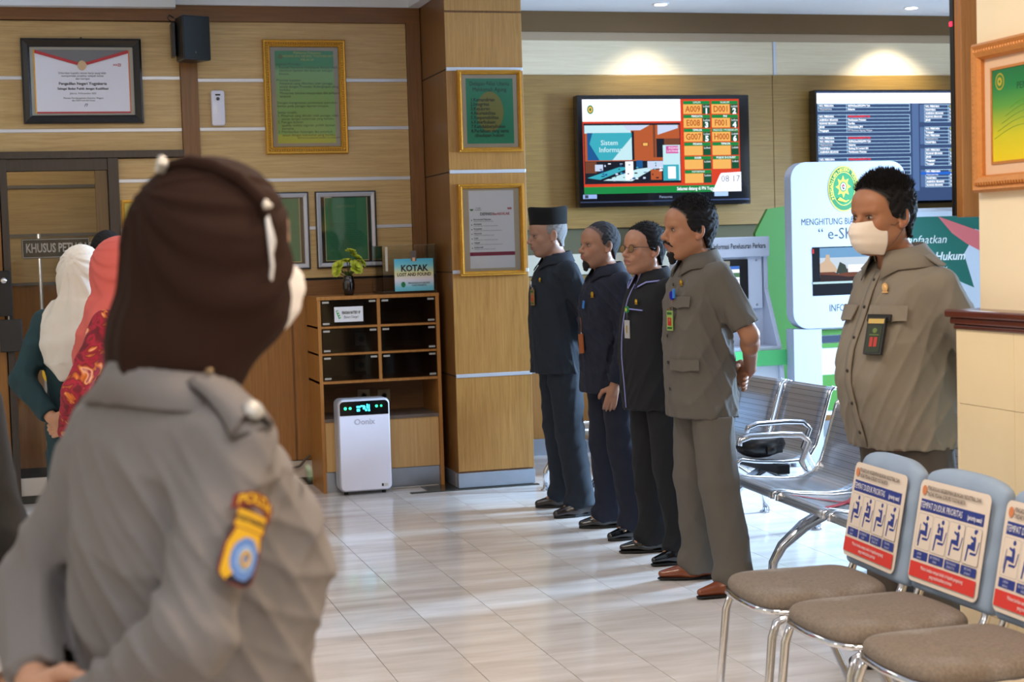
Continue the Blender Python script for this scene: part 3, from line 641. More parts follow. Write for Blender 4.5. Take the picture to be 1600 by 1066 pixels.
def cable(name, pts, r, m, lab):
    P = [Vector(p) for p in pts]; out = []
    for i in range(len(P) - 1):
        a, b_, c, d = P[max(i - 1, 0)], P[i], P[i + 1], P[min(i + 2, len(P) - 1)]
        for k in range(6):
            t_ = k / 6; out.append(0.5 * ((2 * b_) + (c - a) * t_ + (2 * a - 5 * b_ + 4 * c - d) * t_ ** 2 + (3 * b_ - a - 3 * c + d) * t_ ** 3))
    out.append(P[-1])
    return tag(MB().tube(out, r, n=8).build(name, m, smooth=True), lab, 'cable')
cable('power_cable', [(2.015, 9.91, 0.06), (2.03, 9.91, 0.012), (2.08, 9.92, 0.006), (2.16, 9.915, 0.006), (2.24, 9.925, 0.006), (2.34, 9.918, 0.008)], 0.0045, mat('pale_cord', (170, 160, 150), 0.5), 'thin pale power cable lying on the floor beside the white air purifier')
cable('wall_cable', [(1.22, 10.345, 0.19), (1.36, 10.345, 0.15), (1.44, 10.35, 0.125), (1.51, 10.345, 0.13), (1.55, 10.345, 0.17), (1.585, 10.35, 0.195)], 0.008, mat('dark_cord', (92, 80, 66), 0.5), 'dark drooping cable on the skirting at the left of the cabinet')

# coil of black cable by the top of the column
t = thing('cable_coil', 'black coiled cable hanging behind the upper right corner of the column', 'cable', (2.955, 10.15, 2.9))
MB().tube([(0.045 * math.cos(a), 0, 0.14 + 0.075 * math.sin(a)) for a in [2 * PI * k / 18 for k in range(18)]], 0.02, n=8, closed=True).build('coil', M_black, t, True)
MB().tube([(0.0, 0.01, 0.08), (0.02, 0.01, -0.05), (0.01, 0.01, -0.14), (0.035, 0.01, -0.20), (0.05, 0.01, -0.28)], 0.008).build('loose_end', M_black, t, True)
MB().tube([(0.01, 0.02, -0.14), (0.02, 0.02, -0.22), (0.03, 0.02, -0.28)], 0.008).build('loose_end', M_black, t, True)

# ================================================================ TELEVISIONS
tv = thing('television', 'wall television showing queue numbers and a live picture, left of the two screens', 'television', (4.33, YT, 1.78))
MB().box(-0.665, 0.67, -0.115, -0.03, 0.0, 0.80).build('casing', mat('piano_black', (10, 10, 16), 0.1, coat=0.5), tv, bevel=0.006)
bx('wall_bracket', (-0.2, 0.2, -0.03, 0, 0.2, 0.6), M_blackm, tv)
bx('lower_trim', (-0.655, 0.66, -0.118, -0.112, 0.032, 0.042), mat('blue_steel_trim', (90, 100, 130), 0.2, 0.8), tv)
flat('bezel_label', tv, [((-0.635, 0.062, -0.53, 0.092), ink((150, 158, 190), 'label_blue')), ((-0.62, 0.066, -0.595, 0.088), K)], -0.1155)
flat('bezel_label', tv, [((0.38, 0.062, 0.49, 0.10), ink((170, 180, 200), 'label_pale'))], -0.1155)
text('maker_name', 'Panasonic', 0.026, (0.0, -0.1165, 0.065), ink((150, 150, 160), 'silver_ink'), tv)
# screen: local x -0.625..0.59, z 0.075..0.768
X0, X1, Z0, Z1 = -0.625, 0.59, 0.095, 0.770
def S(u, v): return (X0 + (X1 - X0) * u, Z1 - (Z1 - Z0) * v)
def SR(u0, v0, u1, v1): a = S(u0, v1); c = S(u1, v0); return (a[0], a[1], c[0], c[1])
g_w = glow((240, 244, 255), 1.25); g_r = glow((226, 66, 34), 1.0); g_g = glow((20, 140, 66), 1.0); g_y = glow((248, 186, 96), 1.05); g_dg = glow((12, 84, 50), 1.0); g_lg = glow((60, 176, 110), 1.0)
g_k = glow((18, 20, 34), 1.0); g_o = glow((190, 92, 44), 1.0); g_br = glow((120, 66, 40), 1.0); g_sky = glow((200, 214, 240), 1.1); g_t = glow((60, 178, 196), 1.0); g_b = glow((24, 90, 150), 1.0); g_pale = glow((196, 232, 240), 1.1); g_pink = glow((220, 90, 170), 1.0)
P_ = [(SR(0, 0, 1, 1), g_r), (SR(0, 0, 0.62, 0.235), g_w), (SR(0, 0.925, 1, 1), g_g),
      (SR(0.005, 0.255, 0.615, 0.895), g_k), (SR(0.01, 0.275, 0.61, 0.87), g_o), (SR(0.01, 0.275, 0.30, 0.36), g_pale), ([S(.25, .275), S(.42, .275), S(.36, .33), S(.28, .33)], g_sky), (SR(.30, .33, .62, .33 + .0), g_k),
      (SR(0.025, 0.355, 0.305, 0.645), g_t), ([S(.025, .355), S(.06, .355), S(.04, .47), S(.10, .645), S(.025, .645)], g_b), ([S(.305, .40), S(.305, .645), S(.18, .645)], g_pale), (SR(0.305, .34, .32, .645), g_k),
      (SR(0.44, 0.275, 0.455, 0.62), g_br), ([S(.47, .275), S(.60, .275), S(.60, .31), S(.47, .38)], g_sky), (SR(.46, .42, .61, .62), g_br), (SR(.46, .42, .51, .62), g_k),
      (SR(.37, .46, .41, .50), g_br), (SR(.375, .465, .405, .495), g_y),
      (SR(0.01, 0.655, 0.61, 0.87), g_k), (SR(.01, .66, .08, .78), g_br), ([S(.02, .83), S(.22, .72), S(.30, .72), S(.10, .85)], g_t), ([S(.12, .86), S(.34, .74), S(.46, .72), S(.30, .87)], g_pale), (SR(.26, .66, .31, .86), g_w), (SR(.07, .69, .12, .76), g_sky), (SR(.33, .65, .37, .73), g_b), (SR(.40, .66, .50, .74), g_sky), (SR(.42, .75, .49, .86), g_o),
      (SR(.50, .49, .61, .87), g_pale), (SR(.52, .50, .60, .58), g_pink), (SR(.50, .70, .60, .87), g_t), (SR(.53, .72, .58, .85), g_w)]
random.seed(3)
for k in range(46):
    u = random.uniform(.09, .48); v = random.uniform(.67, .85); P_.append((SR(u, v, u + random.uniform(.005, .02), v + random.uniform(.006, .02)), random.choice([g_k, g_w, g_b, g_sky, g_k, g_t])))
labs = [('A009', '1', 'UMUM'), ('D001', '2', 'HUKUM'), ('E008', '3', 'PERDATA'), ('F001', '4', 'PHI'), ('G007', '5', 'TIPIKOR'), ('H000', '6', 'INZAGE / POSBAKUM'), ('', '', 'PIDANA'), ('', '', 'TIPIKOR'), ('', '', 'KASIR'), ('', '', 'POJOK E-COURT'), ('', '', 'INFORMASI')]
cells = []
for k, (a, n_, l) in enumerate(labs):
    col = k % 2; row = k // 2; u0 = .635 + .182 * col; v0 = .022 + .1485 * row
    P_ += [(SR(u0, v0, u0 + .172, v0 + .035), g_g), (SR(u0, v0 + .036, u0 + .118, v0 + .138), g_y), (SR(u0 + .122, v0 + .036, u0 + .172, v0 + .138), g_dg)]
    cells.append((u0, v0, a, n_, l))
P_ += [([S(.81, 1.0), S(.86, .82), S(.87, .80), S(1.0, .79), S(1.0, 1.0)], g_w)]
P_ += [(circ(*S(.047, .11), .024, .031, 20), g_g), (circ(*S(.047, .11), .017, .022, 20), g_y), (circ(*S(.047, .11), .008, .011, 20), g_g)]
sc = flat('screen', tv, P_, -0.1158, 0.00012)
yt = -0.1158 - 0.00012 * len(P_) - 0.0006
for u0, v0, a, n_, l in cells:
    if a:
        x, z = S(u0 + .06, v0 + .09); text('queue_number', a, 0.062, (x, yt, z), glow((196, 84, 34)), sc, off=0.001, sx=0.88)
        x, z = S(u0 + .147, v0 + .112); text('counter_number', n_, 0.055, (x, yt, z), g_w, sc, off=0.003)
    x, z = S(u0 + .147, v0 + .058); text('counter_word', 'Loket', 0.022, (x, yt, z), g_w, sc)
    x, z = S(u0 + .086, v0 + .017); text('counter_title', l, 0.02, (x, yt, z), g_w, sc, off=0.0006)
x, z = S(.895, .865); text('clock_hours', '08', 0.066, (x, yt, z), glow((60, 60, 80)), sc, off=-0.001)
x, z = S(.965, .865); text('clock_minutes', '17', 0.066, (x, yt, z), glow((60, 60, 80)), sc, off=-0.001)
x, z = S(.70, .962); text('running_text', 'Selamat datang di PN Yogy', 0.034, (x, yt, z), g_w, sc, off=0.0008, sx=0.78)
x, z = S(.16, .50); text('caption', 'Sistem\n  Informasi', 0.05, (x, yt, z), g_pale, sc, off=0.0008)
x, z = S(.565, .54); text('caption', 'INZAGE\nLAYANAN', 0.022, (x, yt, z), g_w, sc)

t2 = thing('television', 'wide wall screen listing court hearings in two columns behind the masked man', 'television', (6.35, YT - .004, 1.70))
MB().box(-0.82, 0.82, -0.12, -0.02, 0.055, 0.915).build('casing', mat('piano_black', (10, 10, 16), 0.1, coat=0.5), t2, bevel=0.006)
bx('wall_bracket', (-0.25, 0.25, -0.02, 0, 0.3, 0.7), M_blackm, t2)
g_nav = glow((62, 84, 128), 1.0); g_line = glow((170, 210, 240), 1.3); g_red = glow((255, 60, 70), 1.0); g_yel = glow((230, 220, 90), 1.0); g_blue = glow((40, 110, 220), 1.0); g_mid = glow((90, 120, 170), 1.0)
P_ = [((-0.805, 0.075, 0.805, 0.902), g_nav), ((-0.805, 0.812, 0.805, 0.890), glow((250, 252, 255), 1.5)), ((-0.01, 0.15, 0.045, 0.812), g_mid)]
T_ = []
random.seed(11)
def rowbox(x0, x1, z1, rows, xs_, first=None):
    h = 0.026
    z0 = z1 - h * rows
    for k in range(rows + 1): P_.append(((x0, z1 - h * k - .002, x1, z1 - h * k + .002), g_line))
    for x in (x0, xs_, x1): P_.append(((x - .002, z0, x + .002, z1), g_line))
    for k in range(rows): T_.append((x0 + .006, xs_ + .008, z1 - h * (k + .5), first if k == 0 else None))
words_ = [('NO. PERKARA', '42/Pid.Sus/2022/PN Yyk'), ('TERDAKWA', 'Suharto'), ('PANITERA', 'Endang Sri Lestari SH'), ('AGENDA SIDANG', 'Pembacaan Putusan'), ('RUANG SIDANG', 'Kartika'), ('JENIS', 'Pembuktian JPU'), ('Penggugat', 'PT Permata Agung Wijaya'), ('Tergugat', 'Bank Rakyat Cabang')]
rowbox(-0.795, -0.03, 0.808, 2, -0.56); rowbox(-0.795, -0.03, 0.728, 5, -0.56, g_red); rowbox(-0.795, -0.03, 0.568, 5, -0.56, g_red); rowbox(-0.795, -0.03, 0.408, 5, -0.56, g_red)
for z, n_, c in ((0.800, 5, g_yel), (0.632, 5, g_yel), (0.470, 5, g_yel), (0.308, 5, g_yel)): rowbox(0.095, 0.79, z, n_, 0.30, c); P_.append(((0.055, z - .13, 0.09, z), g_mid))
P_.append(((0.055, 0.27, 0.79, 0.292), g_blue))
P_.append(((-0.805, 0.078, 0.805, 0.145), g_nav)); P_.append((circ(0.42, 0.11, 0.014, n=12), g_yel))
sc2 = flat('screen', t2, P_, -0.1206, 0.00005)
for k, (xa, xb, z, c) in enumerate(T_):
    a, d = words_[k % 8] if c is None else words_[0]
    text('row_label', a, 0.019, (xa, -0.1262, z), g_w, sc2, 'LEFT', off=0.0012); text('row_value', d, 0.019, (xb, -0.1262, z), c or g_w, sc2, 'LEFT', off=0.0012)

# ================================================================ KIOSK, BOARD, BANNER
M_kw = mat('kiosk_white', (186, 194, 212), 0.35, coat=0.2); M_kg = mat('kiosk_green', (70, 170, 100), 0.4); M_lime = mat('lime_panel', (54, 112, 26), 0.5)
kk = thing('information_kiosk', 'white leaning information kiosk with touch screen and green shelf band', 'kiosk', (4.20, 9.95, 0))
side = [(-0.02, 1.535), (0.06, 1.535), (0.42, 0.0), (-0.30, 0.0), (-0.22, 0.66), (-0.19, 0.80), (0.0, 1.18), (0.0, 1.40)]
for x in (-0.19, 0.455): MB().prism([(a, c) for a, c in side], x, x + 0.03, axis='X').build('side_cheek', M_kw, kk, bevel=0.003)
bx('header', (-0.19, 0.485, -0.035, 0.04, 1.40, 1.535), M_kw, kk, bevel=0.006)
text('lettering', 'Informasi Penelusuran Perkara', 0.050, (0.455, -0.037, 1.472), K, kk, 'RIGHT', off=0.0006, sx=0.62)
bx('back_shell', (-0.17, 0.455, 0.03, 0.055, 0.60, 1.40), M_kw, kk)
sf = bx('screen_surround', (-0.16, 0.44, -0.0, 0.03, 1.05, 1.40), mat('kiosk_grey', (196, 204, 222), 0.35), kk, bevel=0.003)
sb = bx('touch_screen', (-0.11, 0.335, -0.012, 0.0, 1.115, 1.385), M_black, kk, bevel=0.004)
flat('screen', sb, [((-0.095, 1.125, 0.27, 1.34), g_w), ((-0.095, 1.318, 0.27, 1.34), glow((70, 120, 210), 1.0)), ((-0.095, 1.265, 0.27, 1.295), glow((90, 130, 96), 1.0)), ((-0.095, 1.245, 0.27, 1.248), g_mid), ((0.0, 1.345, 0.20, 1.375), glow((150, 150, 140), 1.0)), ((0.10, 1.14, 0.25, 1.145), g_mid)], -0.0125)
bx('ledge', (-0.19, 0.47, -0.20, 0.02, 0.775, 0.80), M_kw, kk, bevel=0.004)
bx('shelf_band', (-0.21, 0.50, -0.24, -0.205, 0.675, 0.778), M_kg, kk, bevel=0.003)
bx('lower_body', (-0.17, 0.455, -0.20, 0.30, 0.0, 0.675), mat('kiosk_lower', (184, 190, 204), 0.4), kk, bevel=0.003)
for x, z in ((0.40, 1.375), (0.40, 1.075)): MB().lathe([(0.008, 0), (0.008, 0.004)], n=10, T=Matrix.Translation((x, 0, z)) @ Matrix.Rotation(R(90), 4, 'X')).build('screw', M_steelp, kk)

gp = thing('lime_partition', 'lime green slanted partition standing between the kiosk and the white board', 'partition', (4.93, 10.45, 0))
MB().prism([(-0.10, 0.0), (0.25, 0.0), (0.25, 1.76), (0.0, 1.73), (-0.10, 1.56)], 0.0, 0.04).build('panel', M_lime, gp)
bx('foot', (-0.13, -0.05, -0.1, 0.14, 0.0, 0.80), mat('dark_green_foot', (14, 50, 26), 0.5), gp)

bd = thing('information_board', 'tall white rounded board about case fees with court emblem behind the masked man', 'sign board', (5.13, 9.6, 0))
MB().prism(rrect(-0.435, 0.41, 0.915, 2.012, 0.11, 10), 0.0, 0.10).build('panel', mat('board_white', (168, 178, 198), 0.35, coat=0.15), bd, bevel=0.004)
pdm = mat('pedestal_white', (164, 172, 190), 0.4)
bx('pedestal', (-0.43, -0.225, 0.01, 0.12, 0.0, 0.915), pdm, bd, bevel=0.003); bx('pedestal', (0.20, 0.40, 0.01, 0.12, 0.0, 0.915), pdm, bd, bevel=0.003)
bx('cross_panel', (-0.225, 0.20, 0.05, 0.08, 0.33, 0.915), mat('pedestal_grey', (190, 198, 200), 0.4), bd)
for z0, z1 in ((0.865, 0.90), (0.78, 0.81), (0.36, 0.60)): bx('green_strip', (-0.225, 0.0 if z0 < .5 else 0.2, 0.044, 0.05, z0, z1), M_lime, bd)
bx('dark_strip', (-0.225, 0.2, 0.042, 0.05, 0.815, 0.86), mat('navy_strip', (30, 40, 60), 0.4), bd)
em = thing('court_emblem', '', '', (0, 0, 0)); bpy.data.objects.remove(em)
P_ = [(circ(-0.05, 1.833, 0.118, 0.155, 40), ink((150, 150, 110), 'emblem_rim')), (circ(-0.05, 1.833, 0.112, 0.149, 40), ink((226, 208, 70), 'emblem_gold')), (circ(-0.05, 1.833, 0.107, 0.143, 40), ink((22, 110, 60), 'emblem_green')), (circ(-0.05, 1.833, 0.082, 0.111, 40), ink((226, 208, 70), 'emblem_gold')), (circ(-0.05, 1.833, 0.078, 0.107, 40), ink((18, 120, 66), 'emblem_green2'))]
star = []
for k in range(32):
    rr = (1.0 if k % 4 == 0 else 0.72 if k % 4 in (1,) else 0.62 if k % 4 == 2 else 0.66); a = 2 * PI * k / 32
    star.append((-0.055 + 0.056 * rr * math.cos(a), 1.846 + 0.075 * rr * math.sin(a)))
P_ += [(star, ink((230, 216, 50), 'emblem_yellow')), (circ(-0.055, 1.846, 0.026, 0.034), ink((40, 110, 60), 'emblem_g3')), (circ(-0.055, 1.846, 0.018, 0.025), W), ([(-0.07, 1.846), (-0.055, 1.870), (-0.04, 1.846)], ink((150, 40, 44), 'emblem_red')), ([(-0.066, 1.846), (-0.055, 1.824), (-0.043, 1.838)], K),
       ([(-0.10, 1.760), (-0.082, 1.776), (-0.04, 1.753), (-0.01, 1.760), (-0.04, 1.743), (-0.08, 1.753)], ink((230, 216, 50), 'emblem_yellow'))]
eo = flat('emblem', bd, P_, -0.001, 0.0006)
let = 'PENGADILAN NEGERI YOGYAKARTA'
for k, ch in enumerate(let):
    a = R(210 - 240 * k / (len(let) - 1))
    if ch != ' ': text('emblem_letter', ch, 0.028, (-0.05 + 0.093 * math.cos(a), -0.0075, 1.833 + 0.126 * math.sin(a)), ink((226, 208, 70), 'emblem_gold'), eo, rot=(PI / 2, -(a - PI / 2), 0), off=0.0004)
NB = ink((34, 40, 60), 'navy_ink')
text('lettering', 'MENGHITUNG BIAYA PERKARA', 0.062, (-0.365, -0.001, 1.617), NB, bd, 'LEFT', off=0.0002, sx=0.74)
text('lettering', '“ e-SKUM ”', 0.105, (-0.245, -0.001, 1.535), NB, bd, 'LEFT', off=0.001, sx=0.95, )
text('lettering', 'INFORMASI', 0.068, (-0.172, -0.001, 1.044), NB, bd, 'LEFT', off=0.0003, sx=0.74)
P_ = [((-0.29, 1.13, 0.29, 1.452), glow((20, 20, 30), 1.0)), ((-0.235, 1.25, 0.29, 1.445), glow((120, 170, 215), 1.0)), ((-0.235, 1.25, 0.29, 1.38), glow((210, 225, 240), 1.0)), ([(-0.235, 1.25), (-0.235, 1.29), (-0.18, 1.31), (-0.10, 1.27), (-0.02, 1.31), (0.10, 1.25)], g_br), ([(-0.235, 1.22), (-0.235, 1.27), (-0.1, 1.26), (0.05, 1.24), (0.29, 1.26), (0.29, 1.22)], glow((50, 30, 28), 1.0)), ([(-0.235, 1.285), (-0.235, 1.34), (-0.20, 1.36), (-0.19, 1.40), (-0.165, 1.40), (-0.16, 1.36), (-0.13, 1.33), (-0.10, 1.285)], glow((220, 190, 160), 1.0)), ([(-0.12, 1.27), (-0.09, 1.35), (-0.05, 1.33), (-0.03, 1.28)], glow((60, 70, 60), 1.0)), ((-0.03, 1.28, 0.29, 1.33), g_w), ((-0.29, 1.208, 0.29, 1.222), g_pale), ((-0.288, 1.41, -0.278, 1.44), g_red)]
flat('screen', bd, P_, -0.001, 0.0004)

bn = thing('roll_up_banner', 'teal and white legal aid banner with a pink swoosh behind the masked man', 'banner', (6.55, 10.78, 0))
MB().box(-0.42, 0.42, 0, 0.003, 0.05, 1.70).build('sheet', mat('banner_white', (200, 212, 226), 0.5), bn)
bx('cassette', (-0.44, 0.44, -0.06, 0.08, 0, 0.06), M_steelp, bn, bevel=0.01); bx('top_rail', (-0.42, 0.42, -0.006, 0.012, 1.69, 1.715), M_alu, bn, bevel=0.003); bx('support_pole', (-0.01, 0.01, 0.02, 0.04, 0.05, 1.70), M_alu, bn)
teal = ink((24, 104, 92), 'banner_teal'); pink = ink((214, 110, 112), 'banner_pink')
shp = flat('print', bn, [([(-0.42, 1.20), (-0.42, 1.65), (0.30, 1.65), (0.22, 1.45), (0.16, 1.36), (0.245, 1.10), (0.10, 1.16), (-0.1, 1.15)], teal), ([(-0.06, 1.65), (0.30, 1.53), (0.30, 1.38), (0.18, 1.44), (0.06, 1.52)], pink), ([(0.30, 1.65), (0.30, 1.535), (-0.03, 1.65)], teal)], -0.001, 0.0006)
shp2 = ink((230, 240, 240), 'banner_letter')
text('lettering', 'Manfaatkan', 0.088, (-0.19, -0.004, 1.475), shp2, shp, off=0.002, shear=0.25)
text('lettering', 'Bantuan Hukum', 0.088, (-0.12, -0.004, 1.345), shp2, shp, off=0.002, shear=0.25)
text('lettering', 'POSBAKUM', 0.05, (-0.12, -0.004, 1.25), shp2, shp, shear=0.2)

# sign behind the door glass
sg = thing('standing_sign', 'black KHUSUS notice on a thin pole behind the door glass', 'sign', (0.03, 10.85, 0))
MB().lathe([(0.13, 0), (0.13, 0.012), (0.02, 0.02), (0.011, 0.03), (0.011, 1.69)], n=20, T=Matrix.Translation((-0.08, 0.02, 0))).build('pole', M_alu, sg, True)
pn = MB().prism(rrect(-0.19, 0.24, 1.53, 1.66, 0.012, 3), -0.004, 0.004).build('panel', mat('notice_black', (20, 26, 26), 0.3), sg)
b = MB(); ring(b, -0.185, 0.235, 1.535, 1.655, [(0, -0.0045), (0, -0.0055), (0.004, -0.0055), (0.004, -0.0045)], W); b.build('border', None, pn)
text('lettering', 'KHUSUS PETUGAS', 0.082, (-0.165, -0.006, 1.595), W, pn, 'LEFT', off=0.002, sx=0.62)
gf = thing('small_gilt_frame', 'small gilt-framed notice on the wall between the door post and brown headscarf', 'framed poster', (0.53, YB - 0.012, 1.66))
b = MB(); ring(b, -0.07, 0.10, 0, 0.22, [(0, 0), (0, -0.016), (0.01, -0.02), (0.02, -0.012), (0.02, 0)], M_gold); b.build('frame', None, gf); bx('print', (-0.05, 0.08, -0.008, -0.004, 0.02, 0.20), mat('yellow_paper', (200, 180, 90), 0.6), gf)

# framed picture on the near right wall (faces -X)
t = thing('framed_poster', 'large orange-gilt framed green and yellow poster on the cream wall', 'framed poster', (XW, 3.975, 1.632), -PI / 2)
# local x = -world y ; frame spans world y 4.31 .. 3.40
M_og = mat('orange_gilt', (206, 138, 74), 0.42, 0.35, noise=0.18, nscale=60, bump=0.5, bscale=140)
b = MB(); ring(b, -0.455, 0.455, 0, 0.46, [(0, 0), (0, -0.025), (0.008, -0.034), (0.02, -0.03), (0.03, -0.042), (0.045, -0.038), (0.052, -0.026), (0.052, -0.012)], M_og); fo = b.build('frame', None, t)
b = MB()
for i in range(60):
    x = -0.425 + 0.85 * i / 59
    for z in (0.028, 0.432): b.ell((x, -0.037, z), (0.006, 0.006, 0.009), n=6)
for i in range(1, 28):
    z = 0.028 + 0.404 * i / 28
    for x in (-0.427, 0.427): b.ell((x, -0.037, z), (0.009, 0.006, 0.006), n=6)
q = b.build('carving', M_og, fo, True); q['kind'] = 'stuff'
bx('mount', (-0.405, 0.405, -0.014, -0.002, 0.05, 0.41), mat('rose_mount', (226, 190, 158), 0.8), t)
b = MB(); ring(b, -0.367, 0.367, 0.083, 0.377, [(0, -0.012), (0, -0.018), (0.008, -0.018), (0.008, -0.012)], M_og); b.build('inner_bead', None, t)
pr = MB().box(-0.36, 0.36, -0.0158, -0.0148, 0.09, 0.37).build('print', grad('green_yellow_ground', [(0, (232, 206, 20)), (0.28, (206, 200, 30)), (0.6, (90, 158, 60)), (0.8, (20, 128, 66)), (1, (14, 110, 60))]), t)
flat('emblem', pr, [(circ(-0.318, 0.332, 0.024, 0.026), ink((170, 160, 50), 'gold_a')), (circ(-0.318, 0.332, 0.019, 0.021), ink((60, 130, 50), 'green_a')), (circ(-0.318, 0.332, 0.012, 0.013), ink((190, 170, 50), 'gold_b')), (circ(-0.318, 0.332, 0.005), ink((60, 130, 50), 'green_a'))], -0.0162, 0.0003)
text('lettering', 'MAKLUMAT PELAYANAN\nPENGADILAN NEGERI YOGYAKARTA', 0.03, (0.02, -0.0164, 0.325), ink((20, 70, 40), 'shade_green_ink'), pr)
for k in range(5): MB().tube([(-0.35 + 0.02 * k + 0.3 * s_, -0.0162, 0.16 + 0.022 * k + 0.035 * math.sin(s_ * 3.1)) for s_ in [q / 12 for q in range(13)]], 0.0008, n=4).build('wave_line', ink((120, 170, 60), 'wave_ink'), pr)
for k in range(0): pass

# ================================================================ SEATING
def perforated():
    m = bpy.data.materials.new('perforated_steel'); m.use_nodes = True; nt = m.node_tree; b = nt.nodes['Principled BSDF']
    b.inputs['Metallic'].default_value = 0.75; b.inputs['Roughness'].default_value = 0.3
    tc = nt.nodes.new('ShaderNodeTexCoord'); v = nt.nodes.new('ShaderNodeTexVoronoi'); v.inputs['Scale'].default_value = 110; v.inputs['Randomness'].default_value = 0
    nt.links.new(tc.outputs['Object'], v.inputs['Vector'])
    r = nt.nodes.new('ShaderNodeValToRGB'); r.color_ramp.elements[0].position = 0.24; r.color_ramp.elements[1].position = 0.3
    r.color_ramp.elements[0].color = (0.03, 0.035, 0.04, 1); r.color_ramp.elements[1].color = lin((186, 192, 202)) + (1,)
    nt.links.new(v.outputs['Distance'], r.inputs[0]); nt.links.new(r.outputs[0], b.inputs['Base Color'])
    return m
M_perf = perforated()
PROF = [(-0.250, 0.392), (-0.246, 0.415), (-0.225, 0.425), (-0.15, 0.412), (0.0, 0.398), (0.09, 0.400), (0.150, 0.425), (0.185, 0.475), (0.215, 0.56), (0.245, 0.66), (0.268, 0.735), (0.285, 0.757), (0.302, 0.750)]
def steel_bench(name, lab, x, y, rot, n, armrests, legs, taped=()):
    t = thing(name, lab, 'bench', (x, y, 0), -PI / 2 + rot)
    P = 0.55; L = n * P
    for k in range(n):
        cx = -L / 2 + P * (k + .5); hw = 0.245
        b = MB(); vs = []; fs = []
        for s_ in range(len(PROF)):
            for u in range(7): vs.append((cx - hw + 2 * hw * u / 6, PROF[s_][0], PROF[s_][1]))
        nn = len(PROF)
        for s_ in range(nn - 1):
            for u in range(6): fs.append((s_ * 7 + u, s_ * 7 + u + 1, (s_ + 1) * 7 + u + 1, (s_ + 1) * 7 + u))
        b.add(vs, fs); s = b.build('seat', M_perf, t, True)
        so_ = s.modifiers.new('solid', 'SOLIDIFY'); so_.thickness = 0.004; so_.offset = 0
        for sx in (-1, 1): MB().tube([(cx + sx * hw, a, c) for a, c in PROF], 0.011, n=8).build('rim', M_chrome, s, True)
        if k in taped:
            tp_ = mat('red_tape', (196, 40, 60), 0.4)
            for sg_ in (-1, 1):
                b = MB(); pts = [(-0.21, 0.421), (-0.1, 0.409), (0.0, 0.402), (0.08, 0.403)]
                vs = []; fs = []
                for i, (a, c) in enumerate(pts):
                    xx = cx + sg_ * (-0.18 + 0.36 * i / 3); vs += [(xx - .022, a, c + .0035), (xx + .022, a, c + .0035)]
                for i in range(3): fs.append((2 * i, 2 * i + 1, 2 * i + 3, 2 * i + 2))
                b.add(vs, fs).build('tape', tp_, s)
    bx('beam', (-L / 2 + .02, L / 2 - .02, -0.035, 0.035, 0.335, 0.385), M_black, t, bevel=0.006)
    for lx in legs:
        b = MB(); arch = [(lx, -0.27, 0.035), (lx, -0.262, 0.12), (lx, -0.22, 0.19), (lx, -0.12, 0.27), (lx, 0.0, 0.33), (lx, 0.12, 0.27), (lx, 0.24, 0.19), (lx, 0.29, 0.12), (lx, 0.30, 0.035)]
        b.tube(arch, [0.02, .021, .024, .03, .034, .03, .024, .021, .02], n=10); lg = b.build('leg', M_chrome, t, True)
        for fy in (-0.27, 0.30): MB().lathe([(0.034, 0), (0.034, 0.008), (0.02, 0.014), (0.016, 0.04)], n=16, T=Matrix.Translation((lx, fy, 0))).build('foot', M_chrome, lg, True)
    for axx in armrests:
        MB().tube([(axx, 0.16, 0.36), (axx, 0.10, 0.47), (axx, 0.14, 0.56), (axx, 0.10, 0.595), (axx, 0.0, 0.602), (axx, -0.15, 0.60), (axx, -0.2, 0.585), (axx, -0.205, 0.56)], 0.0145, n=10).build('armrest', M_chrome, t, True)
    return t
steel_bench('steel_bench', 'nearest perforated steel bench, with a red tape cross on its middle seat', 3.18, 5.95, R(-4), 3, (-0.825,), (-0.28, 0.70), (1,))
steel_bench('steel_bench', 'perforated steel bench behind the taped one, below the information kiosk', 3.47, 7.78, R(1), 2, (0.545,), (0.30, -0.30))
steel_bench('steel_bench', 'perforated steel bench beside the oak column, behind the man in the black cap', 3.17, 8.96, 0, 2, (-0.54, 0.54), (-0.45, 0.40))

# black bag on the far bench seat
t = tag(MB().ell((0, 0, 0.055), (0.15, 0.10, 0.065), n=16).box(-0.05, 0.05, -0.105, -0.09, 0.02, 0.06).build('shoulder_bag', mat('black_leather', (16, 16, 20), 0.35, bump=0.4, bscale=60), smooth=True, loc=(3.40, 7.35, 0.425), rot=(0, 0, R(20))), 'black leather bag lying on the steel bench below the armrest', 'bag')
# dark desk behind the cream wall
t = thing('dark_desk', 'black lacquered desk partly hidden behind the cream wall end', 'desk', (3.85, 6.15, 0))
bx('top', (-0.30, 0.8, -0.35, 0.35, 0.80, 0.83), mat('black_lacquer', (18, 16, 16), 0.15, coat=0.4), t, bevel=0.004)
bx('body', (-0.285, 0.78, -0.33, 0.33, 0.0, 0.80), mat('black_lacquer2', (16, 14, 14), 0.35), t)
for z in (0.18, 0.38, 0.58): bx('drawer', (-0.292, -0.285, -0.3, 0.3, z, z + 0.18), mat('black_lacquer', (18, 16, 16), 0.15), t, bevel=0.002)

